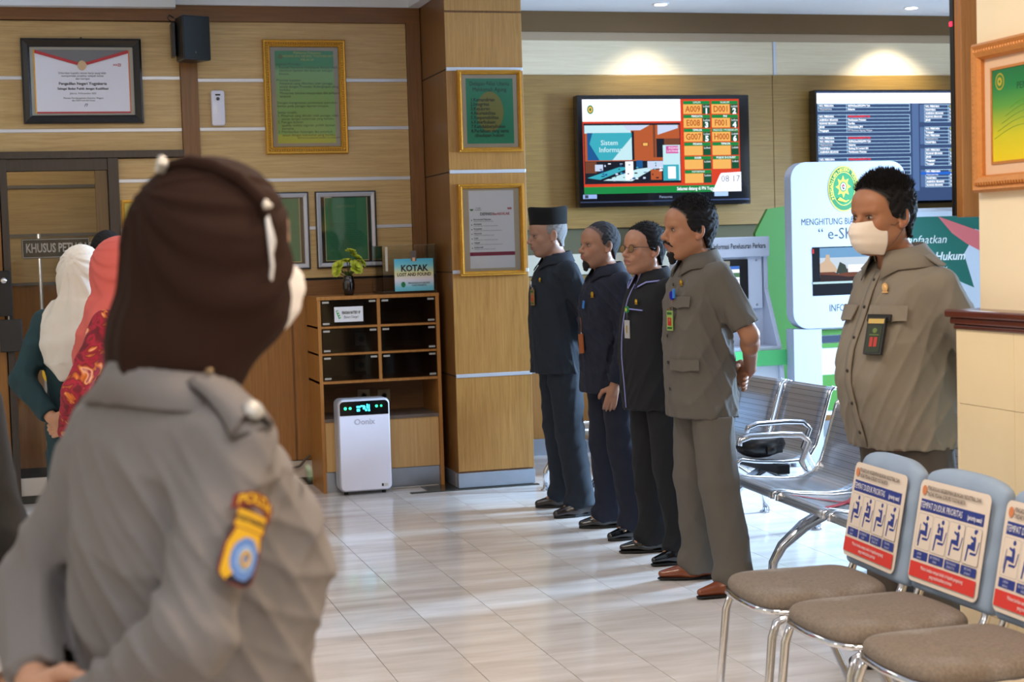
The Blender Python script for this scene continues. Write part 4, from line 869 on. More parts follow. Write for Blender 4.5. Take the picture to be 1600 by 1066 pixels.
# priority chairs --------------------------------------------------------------
def fabricmat():
    m = bpy.data.materials.new('taupe_upholstery'); m.use_nodes = True; nt = m.node_tree; b = nt.nodes['Principled BSDF']; b.inputs['Roughness'].default_value = 0.95
    tc = nt.nodes.new('ShaderNodeTexCoord'); n1 = nt.nodes.new('ShaderNodeTexNoise'); n1.inputs['Scale'].default_value = 130; n2 = nt.nodes.new('ShaderNodeTexNoise'); n2.inputs['Scale'].default_value = 3.2
    r = nt.nodes.new('ShaderNodeValToRGB'); r.color_ramp.elements[0].position = .46; r.color_ramp.elements[1].position = .54
    r.color_ramp.elements[0].color = lin((122, 106, 90)) + (1,); r.color_ramp.elements[1].color = lin((146, 138, 132)) + (1,)
    mx = nt.nodes.new('ShaderNodeMix'); mx.data_type = 'RGBA'; mx.blend_type = 'MULTIPLY'; mx.inputs[0].default_value = 0.8
    nt.links.new(tc.outputs['Object'], n1.inputs['Vector']); nt.links.new(tc.outputs['Object'], n2.inputs['Vector']); nt.links.new(n2.outputs[0], r.inputs[0])
    nt.links.new(r.outputs[0], mx.inputs[6]); nt.links.new(n1.outputs[0], mx.inputs[7]); 
    bc = nt.nodes.new('ShaderNodeBrightContrast'); bc.inputs['Bright'].default_value = 0.06
    nt.links.new(mx.outputs[2], bc.inputs[0]); nt.links.new(bc.outputs[0], b.inputs['Base Color'])
    bp = nt.nodes.new('ShaderNodeBump'); bp.inputs['Strength'].default_value = .3; bp.inputs['Distance'].default_value = .002; nt.links.new(n1.outputs[0], bp.inputs['Height']); nt.links.new(bp.outputs[0], b.inputs['Normal'])
    return m
M_tau = fabricmat()
M_cover = mat('blue_grey_slipcover', (140, 160, 186), 0.85, noise=0.12, nscale=8, bump=0.4, bscale=25)
M_card = mat('sign_card', (226, 214, 202), 0.4); BL = ink((40, 58, 138), 'sign_blue'); RD = ink((214, 58, 52), 'sign_red'); GY = ink((150, 150, 160), 'sign_line')
def seated(x, z, s, P_, extra=0):
    """pictogram of a seated person facing left; origin at hip"""
    def q(pts): P_.append(([(x + a * s, z + c * s) for a, c in pts], BL))
    P_.append((circ(x + 0.03 * s, z + 0.60 * s, 0.085 * s, n=14), BL))
    q([(-0.03, 0.0), (0.12, 0.0), (0.12, 0.36), (0.06, 0.46), (-0.02, 0.44), (-0.04, 0.30)])
    q([(-0.34, 0.14), (-0.30, 0.02), (0.12, -0.04), (0.12, 0.12), (-0.1, 0.16)]); q([(-0.34, 0.12), (-0.24, 0.10), (-0.32, -0.42), (-0.40, -0.42)])
    q([(-0.22, 0.38), (-0.02, 0.30), (-0.02, 0.40), (-0.20, 0.45)])
    q([(0.20, -0.12), (0.26, -0.08), (0.34, 0.30), (0.29, 0.31)]); q([(-0.16, -0.17), (0.18, -0.17), (0.26, -0.08), (0.18, -0.09), (-0.14, -0.09)])
    if extra == 0: q([(-0.36, 0.36), (-0.33, 0.36), (-0.40, -0.30), (-0.43, -0.30)])
    if extra == 1: P_.append((circ(x - 0.2 * s, z + 0.48 * s, 0.06 * s, n=12), BL)); q([(-0.26, 0.22), (-0.10, 0.20), (-0.12, 0.42), (-0.22, 0.40)])
    if extra == 3: P_.append((circ(x + 0.11 * s, z + 0.64 * s, 0.05 * s, n=10), BL)); P_.append((circ(x - 0.06 * s, z + 0.16 * s, 0.1 * s, n=12), BL))
def priority_chair(y, lab, rz=0.0, dx=0.0):
    t = thing('priority_chair', lab, 'chair', (2.135 + dx, y, 0), -PI / 2 + rz, 'priority chairs in a row along the cream wall')
    # seat cushion, wider in front, rounded
    def outline(s):
        pts = [(-0.13, -0.235), (0, -0.245), (0.13, -0.235), (0.185, -0.21), (0.208, -0.17), (0.212, -0.05), (0.205, 0.10), (0.185, 0.19), (0.13, 0.222), (0, 0.228), (-0.13, 0.222), (-0.185, 0.19), (-0.205, 0.10), (-0.212, -0.05), (-0.208, -0.17), (-0.185, -0.21)]
        return [(a * s * .96, c * s * .90 + .005) for a, c in pts]
    b = MB(); prof = [(0.93, 0.443), (0.99, 0.447), (1.0, 0.460), (0.985, 0.474), (0.93, 0.486), (0.78, 0.493), (0.5, 0.496)]
    vs = []; fs = []
    for s_, z in prof: vs += [(a, c, z + (0.006 if c > 0.1 else 0)) for a, c in outline(s_)]
    for i in range(len(prof) - 1):
        for k in range(16): fs.append((i * 16 + k, i * 16 + (k + 1) % 16, (i + 1) * 16 + (k + 1) % 16, (i + 1) * 16 + k))
    fs += [tuple(range(15, -1, -1)), tuple(range(96, 112))]
    cu = b.add(vs, fs).build('seat', M_tau, t, True)
    ss = cu.modifiers.new('sub', 'SUBSURF'); ss.levels = ss.render_levels = 2
    MB().tube([(a, c, 0.440) for a, c in outline(0.985)], 0.009, n=8, closed=True).build('seat_edging', M_chrome, t, True)
    for sx in (-1, 1):
        # one bent tube: front leg, side rail, back upright
        pts = [(sx * .196, -0.225, 0.0), (sx * .194, -0.20, 0.22), (sx * .192, -0.185, 0.37), (sx * .190, -0.170, 0.412), (sx * .190, -0.13, 0.430), (sx * .182, 0.0, 0.43), (sx * .178, 0.16, 0.43), (sx * .176, 0.205, 0.442), (sx * .172, 0.226, 0.475), (sx * .165, 0.245, 0.54), (sx * .160, 0.285, 0.74)]
        MB().tube(pts, 0.0125, n=12).build('leg', M_chrome, t, True)
        MB().tube([(sx * .17, 0.02, 0.392), (sx * .175, 0.10, 0.36), (sx * .185, 0.22, 0.10), (sx * .19, 0.245, 0.0)], 0.0125, n=12).build('leg', M_chrome, t, True)
    # padded back inside a slack cloth slipcover
    tilt = R(10.5); T = Matrix.Translation((0, 0.238, 0.50)) @ Matrix.Rotation(-tilt, 4, 'X')
    b = MB(); vs = []; fs = []; nx, nz = 15, 13
    def shape(u, v, face):
        x = (u - .5) * 2; top = 0.352 - 0.030 * abs(x) ** 3.4
        z = -0.015 + (top + 0.015) * v; hw = 0.204 - 0.004 * v
        th = 0.030 * (1 - abs(x) ** 8 * .5) * (1 if v < .95 else .6) + 0.004
        rip = 0.003 * math.sin(9 * x + 5 * v + y * 7) + 0.002 * math.sin(21 * v + 3 * x)
        return (x * hw, face * th + rip, z)
    for face in (-1, 1):
        for j in range(nz):
            for i in range(nx): vs.append(shape(i / (nx - 1), j / (nz - 1), face))
    N = nx * nz
    for j in range(nz - 1):
        for i in range(nx - 1):
            a = j * nx + i; fs.append((a, a + 1, a + nx + 1, a + nx)); fs.append((N + a, N + a + nx, N + a + nx + 1, N + a + 1))
    for j in range(nz - 1):
        a = j * nx; fs.append((a, a + nx, N + a + nx, N + a)); a = j * nx + nx - 1; fs.append((a, N + a, N + a + nx, a + nx))
    for i in range(nx - 1):
        fs.append((i, N + i, N + i + 1, i + 1)); a = (nz - 1) * nx + i; fs.append((a, a + 1, N + a + 1, N + a))
    bk = b.add(vs, fs, None, T).build('slipcover', M_cover, t, True)
    ss = bk.modifiers.new('sub', 'SUBSURF'); ss.levels = ss.render_levels = 2
    # printed card
    cd = MB().prism(rrect(-0.178, 0.178, 0.0, 0.292, 0.022), -0.0385, -0.0365).build('sign_card', M_card, t)
    cd.location = (-0.006, 0.236, 0.512); cd.rotation_euler = (-tilt, 0, 0)
    P_ = [((-0.163, 0.203, 0.16, 0.237), BL)]
    for k in range(4):
        x0 = -0.165 + k * 0.083
        P_ += [(rrect(x0, x0 + .077, 0.094, 0.196, 0.006, 3), GY), (rrect(x0 + .001, x0 + .076, 0.095, 0.195, 0.006, 3), M_card), (rrect(x0 + .001, x0 + .076, 0.064, 0.089, 0.002, 2), BL)]
        seated(x0 + .046, 0.136, 0.082, P_, k)
    P_ += [((-0.170, 0.014, 0.166, 0.057), RD), (circ(-0.150, 0.262, 0.0115, 0.014, 18), ink((206, 128, 84), 'sign_orange'))]
    pr = flat('print', cd, P_, -0.0388, 0.00006)
    yy = -0.0435
    text('lettering', 'TEMPAT DUDUK PRIORITAS', 0.026, (-0.155, yy, 0.220), W, cd, 'LEFT', sx=0.66, off=0.0007)
    text('lettering', '(priority seats)', 0.018, (0.086, yy, 0.219), W, cd, 'LEFT', sx=0.66, off=0.0003)
    text('lettering', 'PENGADILAN NEGERI/PHI/HUBUNGAN INDUSTRIAL DAN\nTINDAK PIDANA KORUPSI YOGYAKARTA', 0.0165, (-0.132, yy, 0.262), ink((96, 84, 80), 'sign_grey'), cd, 'LEFT', sx=0.64, off=0.0004)
    text('lettering', 'Mohon berikan tempat duduk ini kepada pengunjung\nyang membutuhkan prioritas', 0.0155, (0, yy, 0.036), W, cd, sx=0.66, off=0.0002)
    for k, s_ in enumerate(['LANSIA\n(elderly)', 'IBU MEMBAWA\nANAK', 'PENYANDANG\nDISABILITAS', 'IBU HAMIL\n(pregnant)']):
        text('lettering', s_, 0.0105, (-0.126 + k * 0.083, yy, 0.0765), ink((190, 196, 226), 'label_ink'), cd, sx=0.7)
    return t
priority_chair(4.315, 'priority chair farthest from the camera, its whole seat and a narrow printed sign showing', R(-4))
priority_chair(3.885, 'middle priority chair, its whole printed sign showing')
priority_chair(3.465, 'priority chair cut off by the picture edge, nearest of the row', R(-1))

# ================================================================ PEOPLE: implicit surfaces turned into one continuous mesh each
f32 = np.float32
def smin(a, b, k):
    h = np.clip(0.5 + 0.5 * (b - a) / k, 0, 1); return b * (1 - h) + a * h - k * h * (1 - h)
def axis(parts):
    """graded spacing: [(start, stop, step), ...]"""
    out = []
    for a, b, s in parts:
        n = max(1, int(round((b - a) / s))); out += list(np.linspace(a, b, n, endpoint=False))
    out.append(parts[-1][1]); return np.array(out, dtype=f32)
class Field:
    def __init__(s, xs, ys, zs): s.xs, s.ys, s.zs = xs, ys, zs; s.F = np.full((len(xs), len(ys), len(zs)), 0.3, f32)
    def blk(s, lo, hi):
        sl = []
        for a, l, h in ((s.xs, lo[0], hi[0]), (s.ys, lo[1], hi[1]), (s.zs, lo[2], hi[2])):
            i = max(int(np.searchsorted(a, l)) - 1, 0); j = min(int(np.searchsorted(a, h)) + 1, len(a)); sl.append(slice(i, max(j, i + 1)))
        return tuple(sl)
    def put(s, fn, lo, hi, k=0.01, mode='u', T=None):
        pad = k + 0.012
        if T is not None:
            cs = [T @ Vector((x, y, z)) for x in (lo[0], hi[0]) for y in (lo[1], hi[1]) for z in (lo[2], hi[2])]
            l2 = [min(c[i] for c in cs) for i in range(3)]; h2 = [max(c[i] for c in cs) for i in range(3)]
        else: l2, h2 = lo, hi
        sl = s.blk([v - pad for v in l2], [v + pad for v in h2])
        X = s.xs[sl[0]][:, None, None]; Y = s.ys[sl[1]][None, :, None]; Z = s.zs[sl[2]][None, None, :]
        if X.size == 0 or Y.size == 0 or Z.size == 0: return s
        if T is not None:
            M = T.inverted(); X, Y, Z = [f32(M[i][0]) * X + f32(M[i][1]) * Y + f32(M[i][2]) * Z + f32(M[i][3]) for i in range(3)]
        d = fn(X, Y, Z); F = s.F[sl]
        if mode == 'u': s.F[sl] = smin(F, d, f32(k))
        elif mode == 's': s.F[sl] = -smin(-F, d, f32(k))     # carve
        elif mode == 'a': s.F[sl] = F + d
        elif mode == 'i': s.F[sl] = np.maximum(F, d)
        return s
    def ell(s, c, r, k=0.01, mode='u', T=None):
        def fn(X, Y, Z):
            x, y, z = (X - c[0]) / r[0], (Y - c[1]) / r[1], (Z - c[2]) / r[2]
            k0 = np.sqrt(x * x + y * y + z * z) + 1e-6; k1 = np.sqrt((x / r[0]) ** 2 + (y / r[1]) ** 2 + (z / r[2]) ** 2) + 1e-6
            return (k0 * (k0 - 1) / k1).astype(f32)
        return s.put(fn, [c[i] - r[i] for i in range(3)], [c[i] + r[i] for i in range(3)], k, mode, T)
    def cap(s, a, b, ra, rb, k=0.01, mode='u', T=None, cut=False, flat_=None):
        a = np.array(a, f32); b = np.array(b, f32); ab = b - a; L2 = float(ab @ ab) + 1e-9; L = math.sqrt(L2)
        def fn(X, Y, Z):
            px, py, pz = X - a[0], Y - a[1], Z - a[2]
            t = (px * ab[0] + py * ab[1] + pz * ab[2]) / L2; tc = np.clip(t, 0, 1)
            d = np.sqrt((px - ab[0] * tc) ** 2 + (py - ab[1] * tc) ** 2 + (pz - ab[2] * tc) ** 2) - (ra + (rb - ra) * tc)
            if cut: d = np.maximum(d, (t - 1) * L)
            return d.astype(f32)
        R_ = max(ra, rb); return s.put(fn, list(np.minimum(a, b) - R_), list(np.maximum(a, b) + R_), k, mode, T)
    def chain(s, pts, rs, k=0.01, **kw):
        for i in range(len(pts) - 1): s.cap(pts[i], pts[i + 1], rs[i], rs[i + 1], k, **kw)
        return s
    def loft(s, prof, zlo, zhi, k=0.02, p=2.3, mode='u'):
        """prof rows: z, half depth, half width, centre x"""
        P = np.array(prof, f32); am = float(P[:, 1].max()); bm = float(P[:, 2].max()); cm = float(np.abs(P[:, 3]).max())
        zz = np.linspace(P[0, 0], P[-1, 0], 200); 
        def sm(c):
            v = np.interp(zz, P[:, 0], P[:, c]); ker = np.hanning(21); ker /= ker.sum(); return np.convolve(np.pad(v, 10, mode='edge'), ker, 'valid')
        A, B, Cx = sm(1), sm(2), sm(3)
        def fn(X, Y, Z):
            a = np.interp(Z, zz, A).astype(f32); b = np.interp(Z, zz, B).astype(f32); c = np.interp(Z, zz, Cx).astype(f32)
            q = (np.abs((X - c) / a) ** p + np.abs(Y / b) ** p) ** (1 / p)
            d = (q - 1) * np.minimum(a, b)
            return np.maximum(np.maximum(d, zlo - Z), Z - zhi).astype(f32)
        s.put(fn, [-cm - am, -bm, zlo], [cm + am, bm, zhi], k, mode); s.prof = (zz, A, B, Cx, p)
        return s
    def folds(s, amp, seed, lo, hi, fz=9.0, dirs=6):
        rng = np.random.RandomState(seed)
        def fn(X, Y, Z):
            out = 0
            for i in range(dirs):
                th = rng.uniform(0, PI); el = rng.uniform(-.6, .6); fr = fz * rng.uniform(2.4, 6.5)
                kx, ky, kz = math.cos(th) * fr, math.sin(th) * fr, el * fr * 1.5; w1, w2, w3 = rng.uniform(2, 6, 3); ph = rng.uniform(0, 6.28, 4)
                wv = np.sin(kx * X + ky * Y + kz * Z + 1.6 * np.sin(w1 * Z + ph[0]) + 1.2 * np.sin(w2 * Y + ph[1]) + np.sin(w3 * X + ph[2]))
                gate = 0.5 + 0.5 * np.sin(w2 * 1.3 * Z + w3 * Y + ph[3])
                out = out + (1 - np.abs(wv)) ** 2 * gate
            fade = np.clip((hi[2] - Z) / .10, 0, 1); fade = fade * fade * (3 - 2 * fade)
            return (-amp * (out / dirs * 2 - 0.45) * fade).astype(f32)
        return s.put(fn, lo, hi, 0.0, 'a')
    def mesh(s):
        F = s.F; F[0], F[-1], F[:, 0], F[:, -1], F[:, :, 0], F[:, :, -1] = .3, .3, .3, .3, .3, .3
        neg = F < 0; nx, ny, nz = F.shape
        cnt = np.zeros((nx - 1, ny - 1, nz - 1), np.int8)
        for i in (0, 1):
            for j in (0, 1):
                for k in (0, 1): cnt += neg[i:nx - 1 + i, j:ny - 1 + j, k:nz - 1 + k]
        I, J, K = np.nonzero((cnt > 0) & (cnt < 8)); N = len(I)
        idm = np.full(cnt.shape, -1, np.int32); idm[I, J, K] = np.arange(N)
        acc = np.zeros((N, 3)); num = np.zeros(N)
        cor = {(i, j, k): F[I + i, J + j, K + k] for i in (0, 1) for j in (0, 1) for k in (0, 1)}
        for (c0, c1) in [(a, b) for a in cor for b in cor if a < b and sum(abs(p - q) for p, q in zip(a, b)) == 1]:
            f0, f1 = cor[c0], cor[c1]; m = (f0 < 0) != (f1 < 0); t = np.where(m, f0 / np.where(m, f0 - f1, 1), 0)
            for ax in range(3): acc[:, ax] += np.where(m, c0[ax] + t * (c1[ax] - c0[ax]), 0)
            num += m
        fr = acc / num[:, None]
        V = np.stack([s.xs[I] + fr[:, 0] * (s.xs[I + 1] - s.xs[I]), s.ys[J] + fr[:, 1] * (s.ys[J + 1] - s.ys[J]), s.zs[K] + fr[:, 2] * (s.zs[K + 1] - s.zs[K])], 1)
        Q = []
        n = neg
        for ax in range(3):
            a = n[:-1] if ax == 0 else n[:, :-1] if ax == 1 else n[:, :, :-1]; b = n[1:] if ax == 0 else n[:, 1:] if ax == 1 else n[:, :, 1:]
            i, j, k = np.nonzero(a != b); fl = a[i, j, k]
            if ax == 0: q = np.stack([idm[i, j - 1, k - 1], idm[i, j, k - 1], idm[i, j, k], idm[i, j - 1, k]], 1)
            elif ax == 1: q = np.stack([idm[i - 1, j, k - 1], idm[i - 1, j, k], idm[i, j, k], idm[i, j, k - 1]], 1)
            else: q = np.stack([idm[i - 1, j - 1, k], idm[i, j - 1, k], idm[i, j, k], idm[i - 1, j, k]], 1)
            q[~fl] = q[~fl][:, ::-1]; Q.append(q)
        return V, np.concatenate(Q)
def npmesh(name, V, Q, m, parent=None, col=None, smooth=True):
    me = bpy.data.meshes.new(name); me.vertices.add(len(V)); me.vertices.foreach_set('co', V.astype(f32).ravel())
    me.loops.add(len(Q) * 4); me.loops.foreach_set('vertex_index', Q.astype(np.int32).ravel())
    me.polygons.add(len(Q)); me.polygons.foreach_set('loop_start', np.arange(0, len(Q) * 4, 4, dtype=np.int32)); 
    me.polygons.foreach_set('use_smooth', np.ones(len(Q), bool))
    me.update(calc_edges=True); me.validate()
    if col is not None:
        at = me.color_attributes.new('tone', 'FLOAT_COLOR', 'POINT'); at.data.foreach_set('color', np.concatenate([col, np.ones((len(col), 1))], 1).astype(f32).ravel())
    me.materials.append(m); o = bpy.data.objects.new(name, me); C.objects.link(o)
    if parent is not None: o.parent = parent
    return o
def skinmat():
    m = bpy.data.materials.new('skin'); m.use_nodes = True; nt = m.node_tree; b = nt.nodes['Principled BSDF']
    a = nt.nodes.new('ShaderNodeAttribute'); a.attribute_name = 'tone'; nt.links.new(a.outputs['Color'], b.inputs['Base Color'])
    b.inputs['Roughness'].default_value = 0.5; b.inputs['Subsurface Weight'].default_value = 0.06; b.inputs['Subsurface Radius'].default_value = (0.01, 0.004, 0.002)
    n = nt.nodes.new('ShaderNodeTexNoise'); n.inputs['Scale'].default_value = 220; tc = nt.nodes.new('ShaderNodeTexCoord'); nt.links.new(tc.outputs['Object'], n.inputs['Vector'])
    bp = nt.nodes.new('ShaderNodeBump'); bp.inputs['Strength'].default_value = 0.12; bp.inputs['Distance'].default_value = 0.001; nt.links.new(n.outputs[0], bp.inputs['Height']); nt.links.new(bp.outputs[0], b.inputs['Normal'])
    return m
M_skin = skinmat()
def cloth(name, col, var=0.06, bump=0.35, rough=0.85, weave=700, sheen=0.0):
    if name in _m: return _m[name]
    m = mat(name, col, rough, noise=var, nscale=5, bump=bump, bscale=weave, sheen=sheen); return m

def head_sdf(F, T, s=1.0, face='m', mouth=0.0):
    H = T @ Matrix.Scale(s, 4)
    def E(c, r, k=.01, mode='u'): F.ell(c, r, k * 1.0, mode, H)
    def Cp(a, b, ra, rb, k=.01, mode='u'): F.cap(a, b, ra, rb, k, mode, H)
    E((-.012, 0, .028), (.096, .077, .086)); E((.03, 0, -.035), (.062, .060, .078), .03); E((.045, 0, .04), (.052, .060, .045), .03)
    for y in (-1, 1):
        Cp((-.008, y * .050, -.052), (.050, y * .020, -.094), .018, .017, .03); E((.060, y * .038, -.024), (.020, .018, .018), .02)
        Cp((.074, y * .040, .016), (.088, y * .010, .014), .010, .010, .012)
    E((.066, 0, -.098), (.019, .024, .017), .02); E((.080, 0, -.056), (.022, .034, .024), .018)
    for y in (-1, 1): E((.100, y * .031, -.005), (.015, .018, .011), .012, 's'); E((.074, y * .031, -.005), (.013, .016, .010), .004)
    Cp((.088, 0, .004), (.108, 0, -.030), .007, .011, .010); E((.109, 0, -.034), (.012, .012, .010), .006)
    for y in (-1, 1): E((.099, y * .0135, -.038), (.010, .008, .008), .005); E((.106, y * .007, -.045), (.005, .004, .004), .002, 's')
    E((.094, 0, -.0595), (.011, .023, .0055), .005); E((.092, 0, -.0705 - mouth * .004), (.011, .020, .0062), .005); Cp((.106, -.019, -.0648), (.106, .019, -.0648), .0022 + mouth * .003, .0022 + mouth * .003, .002, 's')
    for y in (-1, 1):
        TT = H @ Matrix.Translation((-.008, y * .078, -.010)) @ Matrix.Rotation(R(-12), 4, 'Y') @ Matrix.Rotation(y * R(-18), 4, 'Z')
        F.ell((0, 0, 0), (.018, .007, .031), .006, 'u', TT); F.ell((.003, y * .007, .002), (.010, .006, .019), .003, 's', TT); F.ell((.006, y * .002, -.026), (.009, .006, .009), .004, 'u', TT)
def mixc(a, b, t): return a * (1 - t)[:, None] + np.array(b)[None] * t[:, None]
def head_local(V, T, s):
    M = np.array((T @ Matrix.Scale(s, 4)).inverted()); return V @ M[:3, :3].T + M[:3, 3]
def sst(x, a, b): t = np.clip((x - a) / (b - a), 0, 1); return t * t * (3 - 2 * t)
HL_Z = [-.12, -.085, -.05, -.025, -.012, .0, .02, .05, .078, .12]
HL_X = [-.09, -.062, -.050, -.030, .006, .022, .034, .046, .070, .12]
def tones(V, T, s, skin, hair=(.012, .010, .010), stubble=0.0, lips=(.24, .085, .07), scalp=1.0, hx=0.0):
    sk = np.array(lin(skin)); col = np.tile(sk, (len(V), 1)); P = head_local(V, T, s); x, y, z = P.T
    inh = (np.abs(z) < .16) & (np.abs(y) < .12) & (np.abs(x) < .16)
    warm = sst(.03 - np.sqrt((x - .075) ** 2 + (np.abs(y) - .04) ** 2 + (z + .03) ** 2), -.01, .02) * inh; col = mixc(col, sk * np.array([1.08, .9, .86]), warm * .35)
    nose = sst(.022 - np.sqrt((x - .105) ** 2 + y ** 2 + (z + .034) ** 2), -.008, .01) * inh; col = mixc(col, sk * np.array([1.03, .9, .88]), nose * .4)
    ear = ((np.abs(y) > .078) & inh & (z > -.05) & (z < .03)).astype(float); col = mixc(col, sk * np.array([1.05, .88, .84]), ear * .5)
    eye = sst(.024 - np.sqrt((x - .082) ** 2 + (np.abs(y) - .031) ** 2 + ((z + .004) * 1.4) ** 2), -.006, .010) * inh; col = mixc(col, sk * .62, eye * .7)
    if stubble:
        bz = sst(-z, .03, .06) * sst(x, -.02, .02) * inh; col = mixc(col, (.06, .045, .04), bz * stubble)
    lp = (((y / .024) ** 2 + ((z + .065) / .0105) ** 2 < 1) & (x > .085) & inh).astype(float); col = mixc(col, lips, lp * .75)
    sc = sst(np.interp(z, HL_Z, HL_X) + hx - x, -.004, .010) * inh * (np.abs(y) < .0835) * scalp; col = mixc(col, hair, sc)
    return col
def hair_sdf(F, T, s, top=.012, side=.004, back=.004, rough=.0015, hx=0.0, seed=1, front=0.0):
    H = T @ Matrix.Scale(s, 4); hz = np.array(HL_Z); hxx = np.array(HL_X) + hx
    def fn(X, Y, Z):
        r = (.096 + back, .077 + side, .086 + top); c = (-.012, 0, .028)
        x, y, z = (X - c[0]) / r[0], (Y - c[1]) / r[1], (Z - c[2]) / r[2]
        k0 = np.sqrt(x * x + y * y + z * z) + 1e-6; k1 = np.sqrt((x / r[0]) ** 2 + (y / r[1]) ** 2 + (z / r[2]) ** 2) + 1e-6; d = k0 * (k0 - 1) / k1
        # nape runs down the neck a little
        d2 = np.sqrt((X + .036) ** 2 + (Y * .80) ** 2) - .046 - side; d2 = np.maximum(d2, -(Z + .072)); d2 = np.maximum(d2, Z); d = smin(d, d2.astype(f32), f32(.02))
        lim = np.interp(Z + 0 * X, hz, hxx); d = np.maximum(d, (X - lim) * .85)
        d = np.maximum(d, np.abs(Y) - (.077 + side + .004))
        n = np.sin(310 * Y + 60 * X + 5 * np.sin(90 * Z)) + np.sin(240 * Y - 150 * Z + 4 * np.sin(70 * X + seed)) + np.sin(190 * X + 170 * Z + 3 * np.sin(110 * Y))
        return (d - rough * n * .5).astype(f32)
    F.put(fn, (-.13, -.1, -.1), (.12, .1, .15), .002, 'u', H)
def tufts(name, T, s, n, length, parent, m, seed=0, zmin=.03, lean=(0, 0, 1), top=.010, xmax=.07, w=.0022):
    rng = np.random.RandomState(seed); H = T @ Matrix.Scale(s, 4); b = MB(); i = 0
    while i < n:
        v = rng.normal(size=3); v /= np.linalg.norm(v)
        p = np.array([-.012 + v[0] * (.096 + .003), v[1] * (.077 + .002), .028 + v[2] * (.086 + top * .8)])
        if p[2] < zmin or p[0] > np.interp(p[2], HL_Z, HL_X) - .002 or p[0] > xmax: continue
        i += 1; d = v * .55 + np.array(lean) * .75 + rng.normal(size=3) * .22; d /= np.linalg.norm(d); L = length * rng.uniform(.6, 1.15) * (1 if p[2] > .07 else .5)
        u = np.cross(d, rng.normal(size=3)); u /= np.linalg.norm(u); q = np.cross(d, u); a = p - d * .004
        vs = [a + u * w, a - u * w * .5 + q * w * .87, a - u * w * .5 - q * w * .87, a + d * L]
        b.add(vs, [(0, 1, 3), (1, 2, 3), (2, 0, 3)], None, H)
    o = b.build(name, m, parent); o['kind'] = 'stuff'; return o
def hand(F, wrist, d, nrm, side, curl=0.5, s=1.0, k=.004, splay=.1):
    """wrist point, pointing direction, palm normal (towards palm side), side=+1 thumb to d x n ... """
    d = Vector(d).normalized(); nrm = Vector(nrm); nrm = (nrm - d * nrm.dot(d)).normalized(); t = d.cross(nrm) * side   # towards the thumb
    w = Vector(wrist)
    def P(a, b_, c): return w + (d * a + t * b_ + nrm * c) * s
    F.cap(P(0, 0, 0), P(.035, .004, 0), .024 * s, .026 * s, .01)
    for q in (-.024, -.008, .008, .024): F.cap(P(.02, q * .7, 0), P(.082, q, 0), .014 * s, .0118 * s, .008)
    for q, L in ((.026, .070), (.009, .080), (-.009, .074), (-.026, .058)):
        a1 = curl * .7; a2 = curl * 1.7; a3 = curl * 2.5; p0 = P(.084, q, 0)
        def dr(a): return (d * math.cos(a) + nrm * math.sin(a) + t * (q * 4 * splay)).normalized()
        p1 = p0 + dr(a1) * L * .45 * s; p2 = p1 + dr(a2) * L * .32 * s; p3 = p2 + dr(a3) * L * .23 * s
        F.chain([p0, p1, p2, p3], [.0102 * s, .0092 * s, .0085 * s, .0072 * s], k * .6)
    q0 = P(.022, .026, .006); q1 = q0 + (d * .5 + t * .7 + nrm * .35).normalized() * .036 * s; q2 = q1 + (d * .85 + t * .25 + nrm * .45).normalized() * .030 * s; q3 = q2 + (d * .9 + nrm * .4).normalized() * .022 * s
    F.chain([q0, q1, q2, q3], [.015 * s, .0125 * s, .0105 * s, .0085 * s], k)

